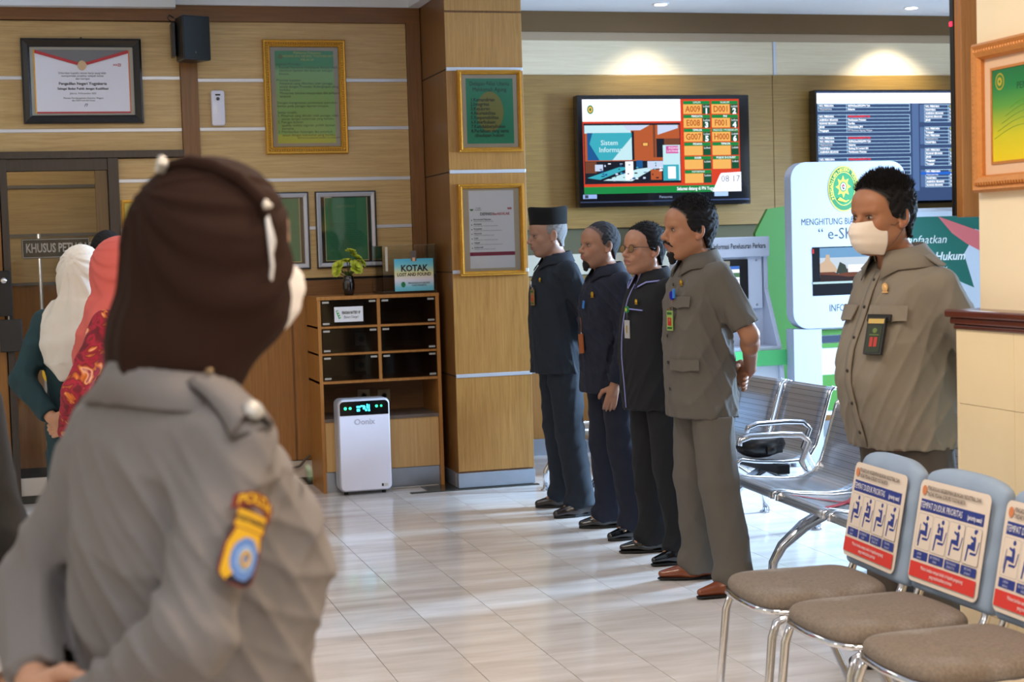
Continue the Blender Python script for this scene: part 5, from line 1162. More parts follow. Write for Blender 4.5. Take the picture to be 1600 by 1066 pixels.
class Person:
    """local frame: x forward, y to the person's left, z up"""
    def __init__(p, name, lab, x, y, yaw, h=1.68, g=1.0, belly=0.0, skin=(150, 104, 78), head=(0.0, 0, 0), hs=1.0, hyaw=0, hpitch=0, hroll=0, arms='behind', ank=0.16, hair=None, stubble=0, mouth=0, hx=0, hem=.76, cyaw=0, scalp=1.0, headfine=.0034, lean=0.0, shz=0.0, wz=0.0, inn=1.0):
        p.s = h / 1.70; s = p.s; p.g = g
        p.T = Matrix.Translation((head[0] + .035 + lean, head[1], (1.70 - .115 * hs / 1.0) * s + head[2])) @ Matrix.Rotation(R(hyaw), 4, 'Z') @ Matrix.Rotation(R(hpitch), 4, 'Y') @ Matrix.Rotation(R(hroll), 4, 'X')
        p.hs = hs * s
        def q(v): return (v[0] * s, v[1] * s, v[2] * s)
        p.prof = [(z * s, a * s * g, b * s * (1 + (g - 1) * .7), (c + lean * (z - .8) / .9) * s) for z, a, b, c in
                  [(.70, .140, .185, -.005), (.80, .142, .184, .0), (.92, .138 + belly * .55, .178, belly * .35), (1.04, .134 + belly, .172, .006 + belly * .5), (1.14, .132 + belly * .8, .172, .008 + belly * .4), (1.24, .130 + belly * .25, .178, .008), (1.33, .118, .182, .0), (1.385, .096, .168, -.006), (1.425, .074, .125, -.012), (1.455, .058, .078, -.014), (1.50, .05, .06, -.012)]]
        sh = [(-.012, sg * .178 * (1 + (g - 1) * .6), 1.372 - shz) for sg in (1, -1)]
        if arms == 'behind': el = [(-.125, sg * (.235 + .06 * (g - 1)), 1.115) for sg in (1, -1)]; wr = [(-.215, .045, .955 + wz), (-.200, -.05, .925 + wz)]
        elif arms == 'side': el = [(-.03, sg * .235, 1.09) for sg in (1, -1)]; wr = [(.045, sg * .225, .865) for sg in (1, -1)]
        elif arms == 'mixed': el = [(-.02, .245, 1.09), (-.12, -.235, 1.115)]; wr = [(.055, .205, .825), (-.2, -.05, .93)]
        elif arms == 'farside': el = [(-.125, .235, 1.115), (.0, -.235, 1.09)]; wr = [(-.215, .045, .93), (.10, -.20, .865)]
        sh = [(v[0], v[1] * inn, v[2]) for v in sh]; el = [(v[0], v[1] * inn, v[2]) for v in el]
        p.sh, p.el, p.wr = [q(v) for v in sh], [q(v) for v in el], [q(v) for v in wr]
        hip = [q((-.005, sg * .088, .90)) for sg in (1, -1)]; kn = [q((-.012, sg * (.06 + ank * .4), .48)) for sg in (1, -1)]; an = [q((-.070, sg * ank, .085)) for sg in (1, -1)]
        p.hip, p.kn, p.an = hip, kn, an
        # ------------ body (skin)
        fz = headfine; zh = p.T.translation.z
        xs = axis([(-.36, -.13, .007), (-.13, .17, fz + .0002), (.17, .24, .007)]); ys = axis([(-.33, -.10, .007), (-.10, .10, fz + .0002), (.10, .33, .007)])
        zs = axis([(-.01, .76 * s, .014), (.76 * s, 1.02 * s, .005), (1.02 * s, zh - .135, .010), (zh - .135, zh + .135, fz), (zh + .135, zh + .16, .008)])
        F = Field(xs, ys, zs); S_ = .80
        F.loft([(z, a * S_, b * S_, c) for z, a, b, c in p.prof], .80 * s, 1.47 * s)
        nb = p.T @ Vector((-.02 * p.hs, 0, -.06 * p.hs)); F.cap((-.012 * s + lean * .5, 0, 1.36 * s), nb, .060 * s * (1 + (g - 1) * .5), .054 * s * (1 + (g - 1) * .5), .03)
        for i in (0, 1):
            F.chain([p.sh[i], p.el[i], p.wr[i]], [.048 * s * g, .038 * s * g, .026 * s], .015); F.ell(tuple(Vector(p.el[i]).lerp(Vector(p.wr[i]), .25)), (.039 * s * g, .037 * s * g, .052 * s), .02)
            F.chain([hip[i], kn[i], an[i]], [.078 * s, .052 * s, .040 * s], .02); F.cap((an[i][0], an[i][1], .06), (an[i][0] + .10, an[i][1] * 1.06, .045), .032, .026, .02)
        F.ell((0, 0, .90 * s), (.10 * s, .15 * s, .09 * s), .03)
        if arms == 'behind':
            hand(F, p.wr[1], (.05, .9, -.25), (1, .1, 0), -1, .35, s); hand(F, p.wr[0], (-.05, -.75, -.45), (1, 0, .1), 1, .75, s)
        elif arms == 'mixed':
            hand(F, p.wr[0], (.25, -.1, -1), (-.35, -1, 0), -1, .5, s); hand(F, p.wr[1], (.05, .9, -.25), (1, .1, 0), -1, .5, s)
        elif arms == 'farside':
            hand(F, p.wr[1], (.25, .05, -1), (-.35, 1, 0), 1, .5, s); hand(F, p.wr[0], (-.05, -.8, -.4), (1, 0, .1), 1, .6, s)
        else:
            hand(F, p.wr[0], (.15, -.1, -1), (-.2, -1, 0), -1, .4, s); hand(F, p.wr[1], (.15, .1, -1), (-.2, 1, 0), 1, .4, s)
        head_sdf(F, p.T, p.hs, mouth=mouth)
        V, Q = F.mesh(); col = tones(V, p.T, p.hs, skin, stubble=stubble, scalp=scalp, hx=hx)
        p.o = npmesh(name, V, Q, M_skin, None, col); p.o.location = (x, y, 0); p.o.rotation_euler = (0, 0, R(yaw)); tag(p.o, lab, 'person')
        p.hairc = hair or (20, 18, 20)
        p.eyes()
    def hm(p): return p.T @ Matrix.Scale(p.hs, 4)
    def eyes(p, lid=1.0):
        H = p.hm(); wh = mat('eye_white', (150, 138, 130), 0.4); ir = mat('eye_iris', (24, 14, 10), 0.15); dk = mat('lash', (16, 12, 12), 0.8)
        for y in (1, -1):
            e = MB().ell((.0835, y * .031, -.005), (.0052, .0125, .0042), wh, 12, H).ell((.0865, y * .031, -.0048), (.0034, .0052, .0044), ir, 10, H).build('eye', None, p.o, True)
            MB().tube([H @ Vector((.0815, y * (.031 + a), -.0015 + .004 * (1 - (a / .014) ** 2) * 1)) + (H.to_3x3() @ Vector((.005, 0, 0))) for a in (-.014, -.007, 0, .007, .014)], .0013, n=6).build('eyelid', dk, e, True)
    def brows(p, c, th=.0028, z=.0195, x=.089):
        H = p.hm()
        for y in (1, -1): MB().tube([H @ Vector((x + dx, y * a, z + dz)) for a, dx, dz in ((.013, .003, -.002), (.024, .0005, .0015), (.036, -.006, .003), (.047, -.016, -.001))], [th * .8, th, th * .9, th * .4], n=7).build('eyebrow', c, p.o, True)
    def hair(p, top=.012, side=.004, back=.004, rough=.0015, seed=1, tn=0, tl=.012, lean=(0, 0, 1), col=None, hx=0, m=None, step=.003):
        z = p.T.translation.z; x = p.T.translation.x; y = p.T.translation.y; e = .15
        F = Field(axis([(x - e, x + e, step)]), axis([(y - e, y + e, step)]), axis([(z - .13, z + e, step)])); hair_sdf(F, p.T, p.hs, top, side, back, rough, hx, seed)
        V, Q = F.mesh(); m = m or mat('hair_%d' % (col or p.hairc)[0], col or p.hairc, 0.8, noise=.3, nscale=120, bump=.5, bscale=500); m.node_tree.nodes['Principled BSDF'].inputs['Specular IOR Level'].default_value = .25
        h = npmesh('hair', V, Q, m, p.o)
        if tn: tufts('hair_tuft', p.T, p.hs, tn, tl, h, m, seed, lean=lean, top=top)
        return h
    def cloth_field(p, res=.0065):
        s = p.s; return Field(axis([(-.36, .36, res)]), axis([(-.36, .36, res)]), axis([(.60 * s, 1.56 * s, res)]))
    def shirt(p, m, hem=.76, sleeve='short', seed=1, amp=.010, res=.0065, name='shirt'):
        s = p.s; F = p.cloth_field(res); g = p.g; p.hem = hem * s
        F.loft(p.prof, hem * s, 1.475 * s); 
        nb = p.T @ Vector((-.02 * p.hs, 0, -.05 * p.hs))
        for i in (0, 1):
            a, b_, c = Vector(p.sh[i]), Vector(p.el[i]), Vector(p.wr[i])
            if sleeve == 'short':
                e = a.lerp(b_, .86); F.cap(a, e, .057 * s * g, .060 * s * g, .04, cut=True)
            else:
                F.cap(a, b_, .055 * s * g, .054 * s * g, .04); F.cap(b_, b_.lerp(c, .95), .059 * s * g, .044 * s, .02, cut=True)
        F.folds(amp, seed, (-.36, -.36, .60 * s), (.36, .36, 1.42 * s))
        # neck opening
        F.cap((0.0, 0, 1.44 * s), nb, .062 * s, .07 * s, .004, 's'); F.cap((.045 * s, 0, 1.40 * s), (.09, 0, 1.47 * s), .022, .05, .008, 's')
        # side vents and level hem
        F.put(lambda X, Y, Z: (hem * s - Z + 0 * X + 0 * Y).astype(f32), (-.36, -.36, hem * s - .05), (.36, .36, hem * s + .02), 0, 'i')
        V, Q = F.mesh(); p.shirt_o = npmesh(name, V, Q, m, p.o); p.pf = F.prof; return p.shirt_o
    def trousers(p, m, seed=5, amp=.014, res=.008, wide=1.15):
        s = p.s; F = Field(axis([(-.22, .24, res)]), axis([(-.32, .32, res)]), axis([(.0, 1.0 * s, res)]))
        F.ell((0, 0, .90 * s), (.115 * s * p.g, .150 * s, .12 * s), .03)
        for i in (0, 1):
            h, k_, a = p.hip[i], p.kn[i], p.an[i]; w_ = wide
            F.chain([h, k_], [.094 * s * p.g, .074 * s * w_], .03); F.cap(k_, (a[0] + .005, a[1], .045), .074 * s * w_, .070 * s * w_, .02, cut=True); F.ell((a[0] + .050, a[1], .085), (.072, .060, .058), .03)
        F.folds(amp, seed, (-.3, -.3, .05), (.3, .3, .85 * s), 6)
        F.put(lambda X, Y, Z: (.022 + .12 * np.clip(X - .0, -.1, .1) + .0 * Y - Z).astype(f32), (-.3, -.35, .0), (.3, .35, .12), 0, 'i')
        top = getattr(p, 'hem', .9) + .012
        F.put(lambda X, Y, Z: (Z - top + 0 * X + 0 * Y).astype(f32), (-.3, -.35, top - .02), (.3, .35, 1.1 * s), 0, 'i')
        V, Q = F.mesh(); return npmesh('trousers', V, Q, m, p.o)
    def shoes(p, m, long=.0, pointed=0):
        for i, sg in ((0, 1), (1, -1)):
            F = Field(axis([(-.12, .24, .004)]), axis([(-.06, .06, .004)]), axis([(-.01, .13, .004)]))
            F.cap((-.075, 0, .042), (.04, 0, .042), .036, .042, .02); F.cap((.04, 0, .038), (.145 + long, 0, .024 + pointed * .006), .040, .022 - pointed * .006, .03); F.cap((-.06, 0, .07), (.03, 0, .055), .034, .030, .02)
            F.cap((-.05, 0, .10), (-.05, 0, .14), .034, .034, .01, 's')
            F.put(lambda X, Y, Z: (.012 + 0 * X + 0 * Y - Z).astype(f32), (-.12, -.06, -.02), (.25, .06, .02), 0, 'i')
            V, Q = F.mesh(); a = p.an[i]
            so_ = npmesh('shoe', V, Q, m, p.o); so_.location = (a[0] + .02, a[1], 0); so_.rotation_euler = (0, 0, R(10 * sg))
            pts = [(-.105, -.02), (-.105, .02), (-.07, .036), (0, .036), (.05, .044), (.10, .038), (.155 + long, .018), (.165 + long, 0), (.155 + long, -.018), (.10, -.038), (.05, -.044), (0, -.036), (-.07, -.036)]
            MB().prism(pts, .006 if pointed else .001, .014, None, None, 'Z').build('sole', M_blackm, so_, bevel=.002)
            MB().prism([(-.105, -.02), (-.105, .02), (-.07, .036), (-.03, .034), (-.03, -.034), (-.07, -.036)], 0, .02, None, None, 'Z').build('heel', M_blackm, so_, bevel=.002)
    def surf(p, z, ang, out=.004):
        zz, A, B, Cx, pw = p.pf; a, b, c = np.interp(z, zz, A), np.interp(z, zz, B), np.interp(z, zz, Cx); ca, sa = math.cos(R(ang)), math.sin(R(ang))
        r = 1 / ((abs(ca) / a) ** pw + (abs(sa) / b) ** pw) ** (1 / pw); x, y = r * ca, r * sa
        nx_ = (abs(x) / a) ** (pw - 1) / a * (1 if x >= 0 else -1); ny_ = (abs(y) / b) ** (pw - 1) / b * (1 if y >= 0 else -1); na = math.atan2(ny_, nx_)
        return Matrix.Translation((c + x + out * math.cos(na), y + out * math.sin(na), z)) @ Matrix.Rotation(na + PI / 2, 4, 'Z')
    def collar(p, m, r=.066, z0=1.435, spread=26, drop=.045, edge=None, lift=.028, fwd=.0):
        s = p.s; b = MB(); vs = []; fs = []; n = 28
        for i in range(n + 1):
            ph = R(spread + (360 - 2 * spread) * i / n); bk = (1 - math.cos(ph)) / 2; c = math.cos(ph); sn = math.sin(ph)
            e = max(0, 1 - min(i, n - i) / 3.0); fx = .018 * (1 - bk) + fwd
            vs += [((-.012 + fx + (r - .004) * c) * s, r * sn * .95 * s, (z0 - .012 + lift * bk) * s), ((-.012 + fx + (r + .002) * c) * s, r * sn * .97 * s, (z0 + .022 + lift * bk) * s), ((-.012 + fx + (r + .008) * c) * s, (r + .006) * sn * s, (z0 + .020 + lift * bk) * s),
                   ((-.008 + fx + (r + .025 + .018 * e) * c) * s, (r + .025 + .014 * e) * sn * s, (z0 - .008 - drop * .62 + lift * bk - .026 * e) * s)]
        for i in range(n + 1):
            v = vs[i * 4 + 3]; t_ = p.surf(v[2], math.degrees(math.atan2(v[1], v[0] + .010)), .008).translation
            if math.hypot(t_.x, t_.y) > math.hypot(v[0], v[1]): vs[i * 4 + 3] = (t_.x, t_.y, v[2] + .003)
        for i in range(n):
            for k in range(3): a = i * 4 + k; fs.append((a, a + 1, a + 5, a + 4))
        o = b.add(vs, fs).build('collar', m, p.o, True); q = o.modifiers.new('s', 'SOLIDIFY'); q.thickness = .0045; q.offset = 0
        if edge is not None: MB().tube([vs[2]] + [vs[i * 4 + 3] for i in range(n + 1)] + [vs[n * 4 + 2]], .0042, n=6).build('piping', edge, o, True)
        return o
    def button(p, z, ang, m, r=.0055):
        o = MB().lathe([(r, 0), (r, .002), (r * .6, .003)], n=12, T=Matrix.Rotation(R(90), 4, 'X')).build('button', m, p.o, True); o.matrix_local = p.surf(z * p.s, ang, .004)
    def item(p, o, z, ang, out=.006, rot=0, tilt=0):
        o.parent = p.o; o.matrix_local = p.surf(z * p.s, ang, out) @ Matrix.Rotation(R(rot), 4, 'Y') @ Matrix.Rotation(R(-tilt), 4, 'X'); return o
    def placket(p, m, z0, z1, ang=0, w=.016):
        b = MB(); vs = []; fs = []; n = 16
        for i in range(n + 1):
            T = p.surf((z0 + (z1 - z0) * i / n) * p.s, ang, .0035); vs += [T @ Vector((-w, 0, 0)), T @ Vector((w, 0, 0))]
        for i in range(n): fs.append((2 * i, 2 * i + 1, 2 * i + 3, 2 * i + 2))
        o = b.add(vs, fs).build('placket', m, p.o, True); q = o.modifiers.new('s', 'SOLIDIFY'); q.thickness = .003; return o
    def pocket(p, m, z, ang, w=.062, h=.012, flap=.045, body=.11):
        b = MB(); vs = []; fs = []
        for zz_, o_ in ((z, .006), (z - flap, .009)):
            for k in range(5): T = p.surf(zz_ * p.s, ang + (k - 2) * R(1) * 0, o_ - abs(k - 2) * .001); vs.append(T @ Vector(((k - 2) * w / 2, 0.0 + abs(k - 2) ** 2 * .0025, 0 + (-.006 if k == 2 and zz_ < z else 0))))
        fs = [(k, k + 1, k + 6, k + 5) for k in range(4)]
        o = b.add(vs, fs).build('pocket_flap', m, p.o, False); q = o.modifiers.new('s', 'SOLIDIFY'); q.thickness = .004; return o
def id_card(w_, h_, base, photo=True, col2=(190, 50, 40)):
    b = MB(); b.box(-w_ / 2, w_ / 2, -.004, 0, -h_, 0, base); b.box(-w_ * .3, w_ * .3, -.0048, -.004, -h_ * .75, -h_ * .35, mat('id_photo_%d' % col2[0], col2, .4)); b.ell((0, -.0045, -h_ * .47), (w_ * .13, .001, w_ * .16), mat('id_face', (170, 120, 90), .5), 10)
    b.box(-w_ * .4, w_ * .4, -.0047, -.004, -h_ * .2, -h_ * .08, mat('id_band', (40, 90, 50), .4)); b.box(-w_ * .4, w_ * .4, -.0047, -.004, -h_ * .92, -h_ * .82, mat('id_band', (40, 90, 50), .4)); b.box(-w_ * .12, w_ * .12, -.006, .002, 0, .012, M_chrome)
    return b.build('id_card', None)

# ================================================================ THE FIVE MEN
M_pin = mat('gold_pin', (214, 170, 60), 0.3, 0.8)
def pin(p, z, ang, r=.011, m=None):
    b = MB(); b.prism(circ(0, 0, r * .8, r, 14), -.003, 0); b.ell((0, -.003, .0), (r * .4, .002, r * .5), n=8); b.prism([(-r * .9, -r * 1.2), (r * .9, -r * 1.2), (r * .5, -r * .7), (-r * .5, -r * .7)], -.003, 0)
    p.item(b.build('lapel_pin', m or M_pin), z, ang, .005)

# --- man in the black cap, farthest of the row
c_navy = cloth('midnight_cloth', (14, 24, 36)); c_navy2 = cloth('dark_blue_cloth', (12, 18, 38)); c_blk = cloth('black_cloth', (10, 12, 18))
p = Person('person', 'man in a black cap and dark uniform standing in front of the oak column', 2.75, 8.60, 178, h=1.695, g=1.14, skin=(150, 112, 92), hs=1.04, hyaw=2, hpitch=4, ank=.17, stubble=.15, scalp=.0, lean=.01)
p.shirt(c_navy, .80, 'long', seed=3, amp=.017); p.trousers(c_navy, 4); p.collar(c_navy); p.brows(mat('brow_dark', (40, 34, 32), .9))
p.hair(.004, .0015, .003, .001, col=(120, 118, 118)); p.shoes(mat('brown_black_leather', (38, 30, 28), 0.25, coat=.3))
H = p.hm() @ Matrix.Translation((-.008, 0, .052)) @ Matrix.Rotation(R(-3), 4, 'Y')
b = MB(); vs = []; fs = []; n = 36
prof = [(.100, .080, 0), (.105, .083, .004), (.110, .087, .085), (.108, .085, .093), (.100, .078, .096), (.03, .02, .088)]
for a, c, z in prof: vs += [(a * math.cos(2 * PI * k / n), c * math.sin(2 * PI * k / n), z + (.004 * math.cos(4 * PI * k / n) if z > .08 else 0)) for k in range(n)]
for i in range(len(prof) - 1):
    for k in range(n): fs.append((i * n + k, i * n + (k + 1) % n, (i + 1) * n + (k + 1) % n, (i + 1) * n + k))
fs += [tuple(range(n - 1, -1, -1)), tuple(range(5 * n, 6 * n))]
b.add(vs, fs, None, H).build('cap', mat('black_velvet', (5, 5, 6), 1.0), p.o, True)
pin(p, 1.33, 42); p.item(id_card(.046, .088, mat('id_bronze', (140, 110, 60), .4), col2=(176, 60, 36)), 1.275, 24, .012)
o = MB().tube([(0, 0, .03), (.006, -.004, .012), (.0, 0, 0)], .003, n=6).build('pen_clip', M_alu); p.item(o, 1.29, 14, .012)
for z in (1.34, 1.24, 1.14, 1.04): p.button(z, 0, M_black)

# --- second man, goatee
p = Person('person', 'man with a black goatee and dark blue shirt, second farthest of the four in line', 2.78, 7.84, 182, h=1.625, g=1.12, skin=(154, 110, 86), hs=1.07, hyaw=8, hpitch=-3, arms='mixed', ank=.19, stubble=.25, scalp=.75)
p.shirt(c_navy2, .78, 'long', seed=8, amp=.018); p.trousers(c_navy2, 9); p.collar(c_navy2); bm = mat('brow_black', (22, 18, 18), .9); p.brows(bm)
p.hair(.007, .002, .003, .0012, col=(46, 46, 50), hx=-.006); p.shoes(mat('black_patent', (12, 12, 14), 0.1, coat=.6))
def beard(p, parts, name='beard', m=None):
    x, y, z = p.T.translation; F = Field(axis([(x - .05, x + .16, .003)]), axis([(y - .08, y + .08, .003)]), axis([(z - .17, z + .01, .003)])); H = p.hm()
    for a, b_, ra, rb in parts: F.cap(a, b_, ra, rb, .004, 'u', H)
    F.put(lambda X, Y, Z: (.0012 * (np.sin(400 * X + 5 * np.sin(200 * Z)) + np.sin(380 * Y + 150 * Z))).astype(f32), (x - .2, y - .2, z - .2), (x + .2, y + .2, z + .1), 0, 'a')
    V, Q = F.mesh(); return npmesh(name, V, Q, m or mat('beard_black', (16, 14, 15), .9), p.o)
beard(p, [((.078, 0, -.094), (.078, 0, -.122), .018, .013), ((.070, -.012, -.100), (.070, .012, -.100), .017, .017)])
pin(p, 1.315, 40, .014); o = MB().box(-.008, .008, -.004, 0, -.02, .02).build('pen_clip', mat('blue_clip', (60, 130, 210), .3)); p.item(o, 1.26, 20, .012, 15)
b = MB(); b.tube([(0, 0, 0), (.005, 0, -.04), (-.004, 0, -.085)], .0025, mat('brown_cord', (120, 70, 40), .6), 6); b.box(-.03, .022, -.006, 0, -.185, -.085, mat('brown_card', (150, 84, 44), .4)); b.ell((0, 0, -.083), (.007, .005, .008), M_chrome, 8)
p.item(b.build('id_lanyard', None), 1.19, 8, .014, -6)

# --- third man, glasses and piped collar
pip = mat('violet_piping', (138, 142, 206), .6)
p = Person('person', 'man in glasses and black shirt with pale violet collar piping, second nearest in line', 2.75, 7.12, 184, h=1.600, g=1.12, skin=(170, 122, 96), hs=1.09, hyaw=12, hpitch=-5, ank=.165, mouth=1.2, belly=.012, stubble=.1)
p.shirt(c_blk, .765, 'long', seed=12, amp=.017); p.trousers(c_blk, 13); p.collar(c_blk, edge=pip); p.brows(bm)
p.hair(.014, .007, .006, .0014, seed=4, tn=900, tl=.016, lean=(.3, 0, .5)); p.shoes(mat('black_patent', (12, 12, 14), 0.1, coat=.6), .01, 1)
MB().tube([p.surf(z * p.s, 3, .006).translation for z in np.linspace(.78, 1.40, 18)], .0026, n=6).build('placket_piping', pip, p.o, True)
b = MB().tube([(-.045, 0, 0), (.045, 0, .0)], .0032, n=6).build('pocket_piping', pip); p.item(b, 1.275, 38, .008, 4)
pin(p, 1.315, 36, .012)
b = MB(); b.prism(circ(0, 0, .016, n=20), -.008, 0, mat('green_reel', (40, 130, 80), .4)); b.prism(circ(0, 0, .008, n=14), -.0095, -.008, mat('reel_emblem', (190, 190, 70), .5)); b.tube([(0, -.004, -.016), (0, -.004, -.05)], .0018, M_chrome, 6)
b.box(-.022, .022, -.007, -.003, -.135, -.05, mat('clear_card', (176, 176, 178), .25)); b.box(-.006, .006, -.008, -.006, -.11, -.075, mat('card_gold', (150, 130, 60), .5)); p.item(b.build('id_reel', None), 1.275, 17, .012)
H = p.hm(); rim = mat('glasses_rim', (30, 26, 28), .2)
gls = MB(); 
for y in (1, -1): gls.tube([H @ Vector((.101 + .002 * math.cos(a) - .12 * abs(y * .033 + .021 * math.cos(a)) ** 1.0 * .35, y * .033 + .021 * math.cos(a), -.006 + .018 * math.sin(a))) for a in [2 * PI * k / 20 for k in range(20)]], .0014, n=6, closed=True)
gls.tube([H @ Vector((.104, -.012, -.002)), H @ Vector((.107, 0, .002)), H @ Vector((.104, .012, -.002))], .0014, n=6)
for y in (1, -1): gls.tube([H @ Vector((.094, y * .054, .0)), H @ Vector((.086, y * .074, .002)), H @ Vector((.02, y * .082, .004)), H @ Vector((-.008, y * .083, -.002))], .0015, n=6)
go = gls.build('glasses', rim, p.o, True)
for y in (1, -1): MB().prism([(y * .033 + .019 * math.cos(a), -.006 + .0165 * math.sin(a)) for a in [2 * PI * k / 20 for k in range(20)]], .0, .0008, None, H @ Matrix.Translation((.099, 0, 0)) @ Matrix.Rotation(0, 4, 'Z'), 'X').build('lens', M_glass, go)

# --- fourth man, grey safari suit
c_grey = cloth('grey_suit_cloth', (96, 91, 84), .08, .5, weave=900)
p = Person('person', 'man with moustache in a grey short-sleeved suit and tan shoes, nearest of the four men', 2.695, 6.42, 181, h=1.69, g=1.05, skin=(166, 116, 86), hs=1.12, hyaw=1, hpitch=-2, ank=.185, stubble=.08, belly=.006, hx=.008)
p.shirt(c_grey, .755, 'short', seed=21, amp=.016); p.trousers(c_grey, 22, wide=1.2); p.collar(c_grey, drop=.06); p.brows(bm, .003)
p.hair(.019, .006, .006, .0016, seed=7, tn=2200, tl=.022, lean=(.3, 0, .9), hx=.008); p.shoes(mat('tan_leather', (128, 66, 38), 0.22, coat=.4, noise=.2, nscale=12), .025, 1)
beard(p, [((.104, -.004, -.050), (.098, -.020, -.056), .0045, .0045), ((.098, -.020, -.056), (.088, -.030, -.068), .0045, .003), ((.104, .004, -.050), (.098, .020, -.056), .0045, .0045), ((.098, .020, -.056), (.088, .030, -.068), .0045, .003)], 'moustache')
beard(p, [((.076, -.012, -.098), (.076, .012, -.098), .014, .014), ((.070, 0, -.102), (.072, 0, -.122), .020, .014)])
btn = mat('dark_button', (40, 36, 34), .3)
for z in (1.335, 1.225, 1.115, 1.0, .885): p.button(z, 6, btn, .008)
pin(p, 1.345, 34, .012)
p.pocket(c_grey, 1.285, 36); p.pocket(c_grey, 1.015, 44, w=.075)
b = MB(); b.prism(circ(0, 0, .017, .019, 20), -.008, 0, mat('blue_reel', (24, 30, 160), .3)); b.box(.012, .024, -.01, -.002, -.012, .028, mat('blue_clip', (60, 130, 210), .3)); b.tube([(0, -.004, -.016), (.0, -.004, -.06)], .002, M_chrome, 6); p.item(b.build('id_reel', None), 1.29, 21, .012)
p.item(id_card(.046, .085, mat('id_green', (140, 170, 90), .4), col2=(180, 40, 36)), 1.225, 21, .016)

# --- fifth man, mask, beside the cream wall
c_khaki = cloth('khaki_grey_cloth', (126, 118, 106), .06, .4, weave=800)
p = Person('person', 'stout man in a white face mask and grey-khaki shirt standing beside the cream wall', 2.76, 4.82, 187, h=1.69, g=1.16, skin=(156, 106, 76), hs=1.12, hyaw=8, shz=.03, hpitch=2, belly=.045, arms='behind', ank=.15, headfine=.003, head=(.035, 0, .015), hx=.010)
p.shirt(c_khaki, .80, 'long', seed=33, amp=.018, res=.0055); p.trousers(cloth('brown_grey_trousers', (74, 66, 60)), 34); p.collar(c_khaki, drop=.065, r=.076, z0=1.44, fwd=.012); p.brows(bm, .0034)
p.hair(.016, .005, .006, .002, seed=9, tn=3600, tl=.028, lean=(.3, 0, 1), hx=.010); p.shoes(mat('black_patent', (12, 12, 14), 0.1, coat=.6))
p.placket(c_khaki, .81, 1.40, 4)
for z in (1.37, 1.28, 1.18, 1.07, .96, .86): p.button(z, 4, btn, .006)
p.pocket(c_khaki, 1.285, 40, w=.07, flap=.05); p.pocket(c_khaki, 1.285, -34, w=.07, flap=.05)
pin(p, 1.345, 33, .015, mat('peach_gold_pin', (236, 190, 130), .3, .5))
b = MB(); b.box(-.045, .045, -.006, 0, -.012, .012, M_blackm); b.box(-.034, .034, -.016, -.004, -.125, .0, mat('card_wallet', (22, 22, 20), .4)); b.box(-.030, .030, -.0175, -.016, -.022, -.006, mat('brass_bar', (190, 160, 90), .35, .5)); b.box(-.026, .026, -.0175, -.016, -.118, -.028, mat('dark_green_card', (30, 44, 26), .5))
b.box(-.014, -.002, -.0185, -.0175, -.100, -.068, mat('id_red', (170, 46, 40), .5)); b.box(.002, .014, -.0185, -.0175, -.100, -.068, mat('id_red', (170, 46, 40), .5)); b.ell((0, -.0178, -.046), (.009, .001, .009), mat('olive_mark', (90, 110, 50), .5), 10); b.box(-.018, .018, -.0183, -.0175, -.062, -.058, mat('olive_mark', (90, 110, 50), .5))
p.item(b.build('id_wallet', None), 1.245, 34, .012, 0, 17)
# mask: pleated shell over nose and chin, thin ear loops
def mask(p, m, loops):
    H = p.hm(); vs = []; fs = []; nu, nv = 17, 13
    for j in range(nv):
        v = j / (nv - 1); z = -.018 - .094 * v
        for i in range(nu):
            u = (i / (nu - 1) - .5) * 2; hw = .060 - .006 * abs(v - .45) * 2 - .014 * max(0, v - .7) / .3
            ple = .0018 * math.sin(v * 22); cx = np.interp(v, [0, .15, .35, .7, .9, 1], [.110, .127, .128, .117, .102, .080])
            x = cx - (cx - .040) * abs(u) ** 2.7 + ple * (1 - u * u); vs.append((x, u * hw, z + .012 * u * u * (1 - 2 * v) * .6))
    for j in range(nv - 1):
        for i in range(nu - 1): a = j * nu + i; fs.append((a, a + 1, a + nu + 1, a + nu))
    o = MB().add(vs, fs, None, H).build('face_mask', m, p.o, True); q = o.modifiers.new('s', 'SOLIDIFY'); q.thickness = .0015; q = o.modifiers.new('sub', 'SUBSURF'); q.levels = q.render_levels = 1
    if loops:
        for y in (1, -1):
            for zz_ in (-.026, -.098): MB().tube([H @ Vector((.045, y * .058, zz_)), H @ Vector((.02, y * .068, (zz_ - .012) * .62 - .008)), H @ Vector((-.012, y * .084, -.005 if zz_ > -.05 else -.028))], .0011, n=6).build('ear_loop', loops, o, True)
    return o
M_mask = mat('mask_white', (226, 214, 202), .8, noise=.03, nscale=40)
mask(p, M_mask, mat('loop_grey', (70, 64, 62), .7))
# shoulder strap of the shirt
sp = MB().prism([(-.045, -.02), (.045, -.016), (.055, 0), (.045, .016), (-.045, .02)], 0, .004, None, None, 'Z').build('shoulder_strap', c_khaki, p.o); sp.matrix_local = Matrix.Translation((-.02, .135 * p.s * 1.1, 1.432 * p.s)) @ Matrix.Rotation(R(-24), 4, 'X') @ Matrix.Rotation(R(90), 4, 'Z')

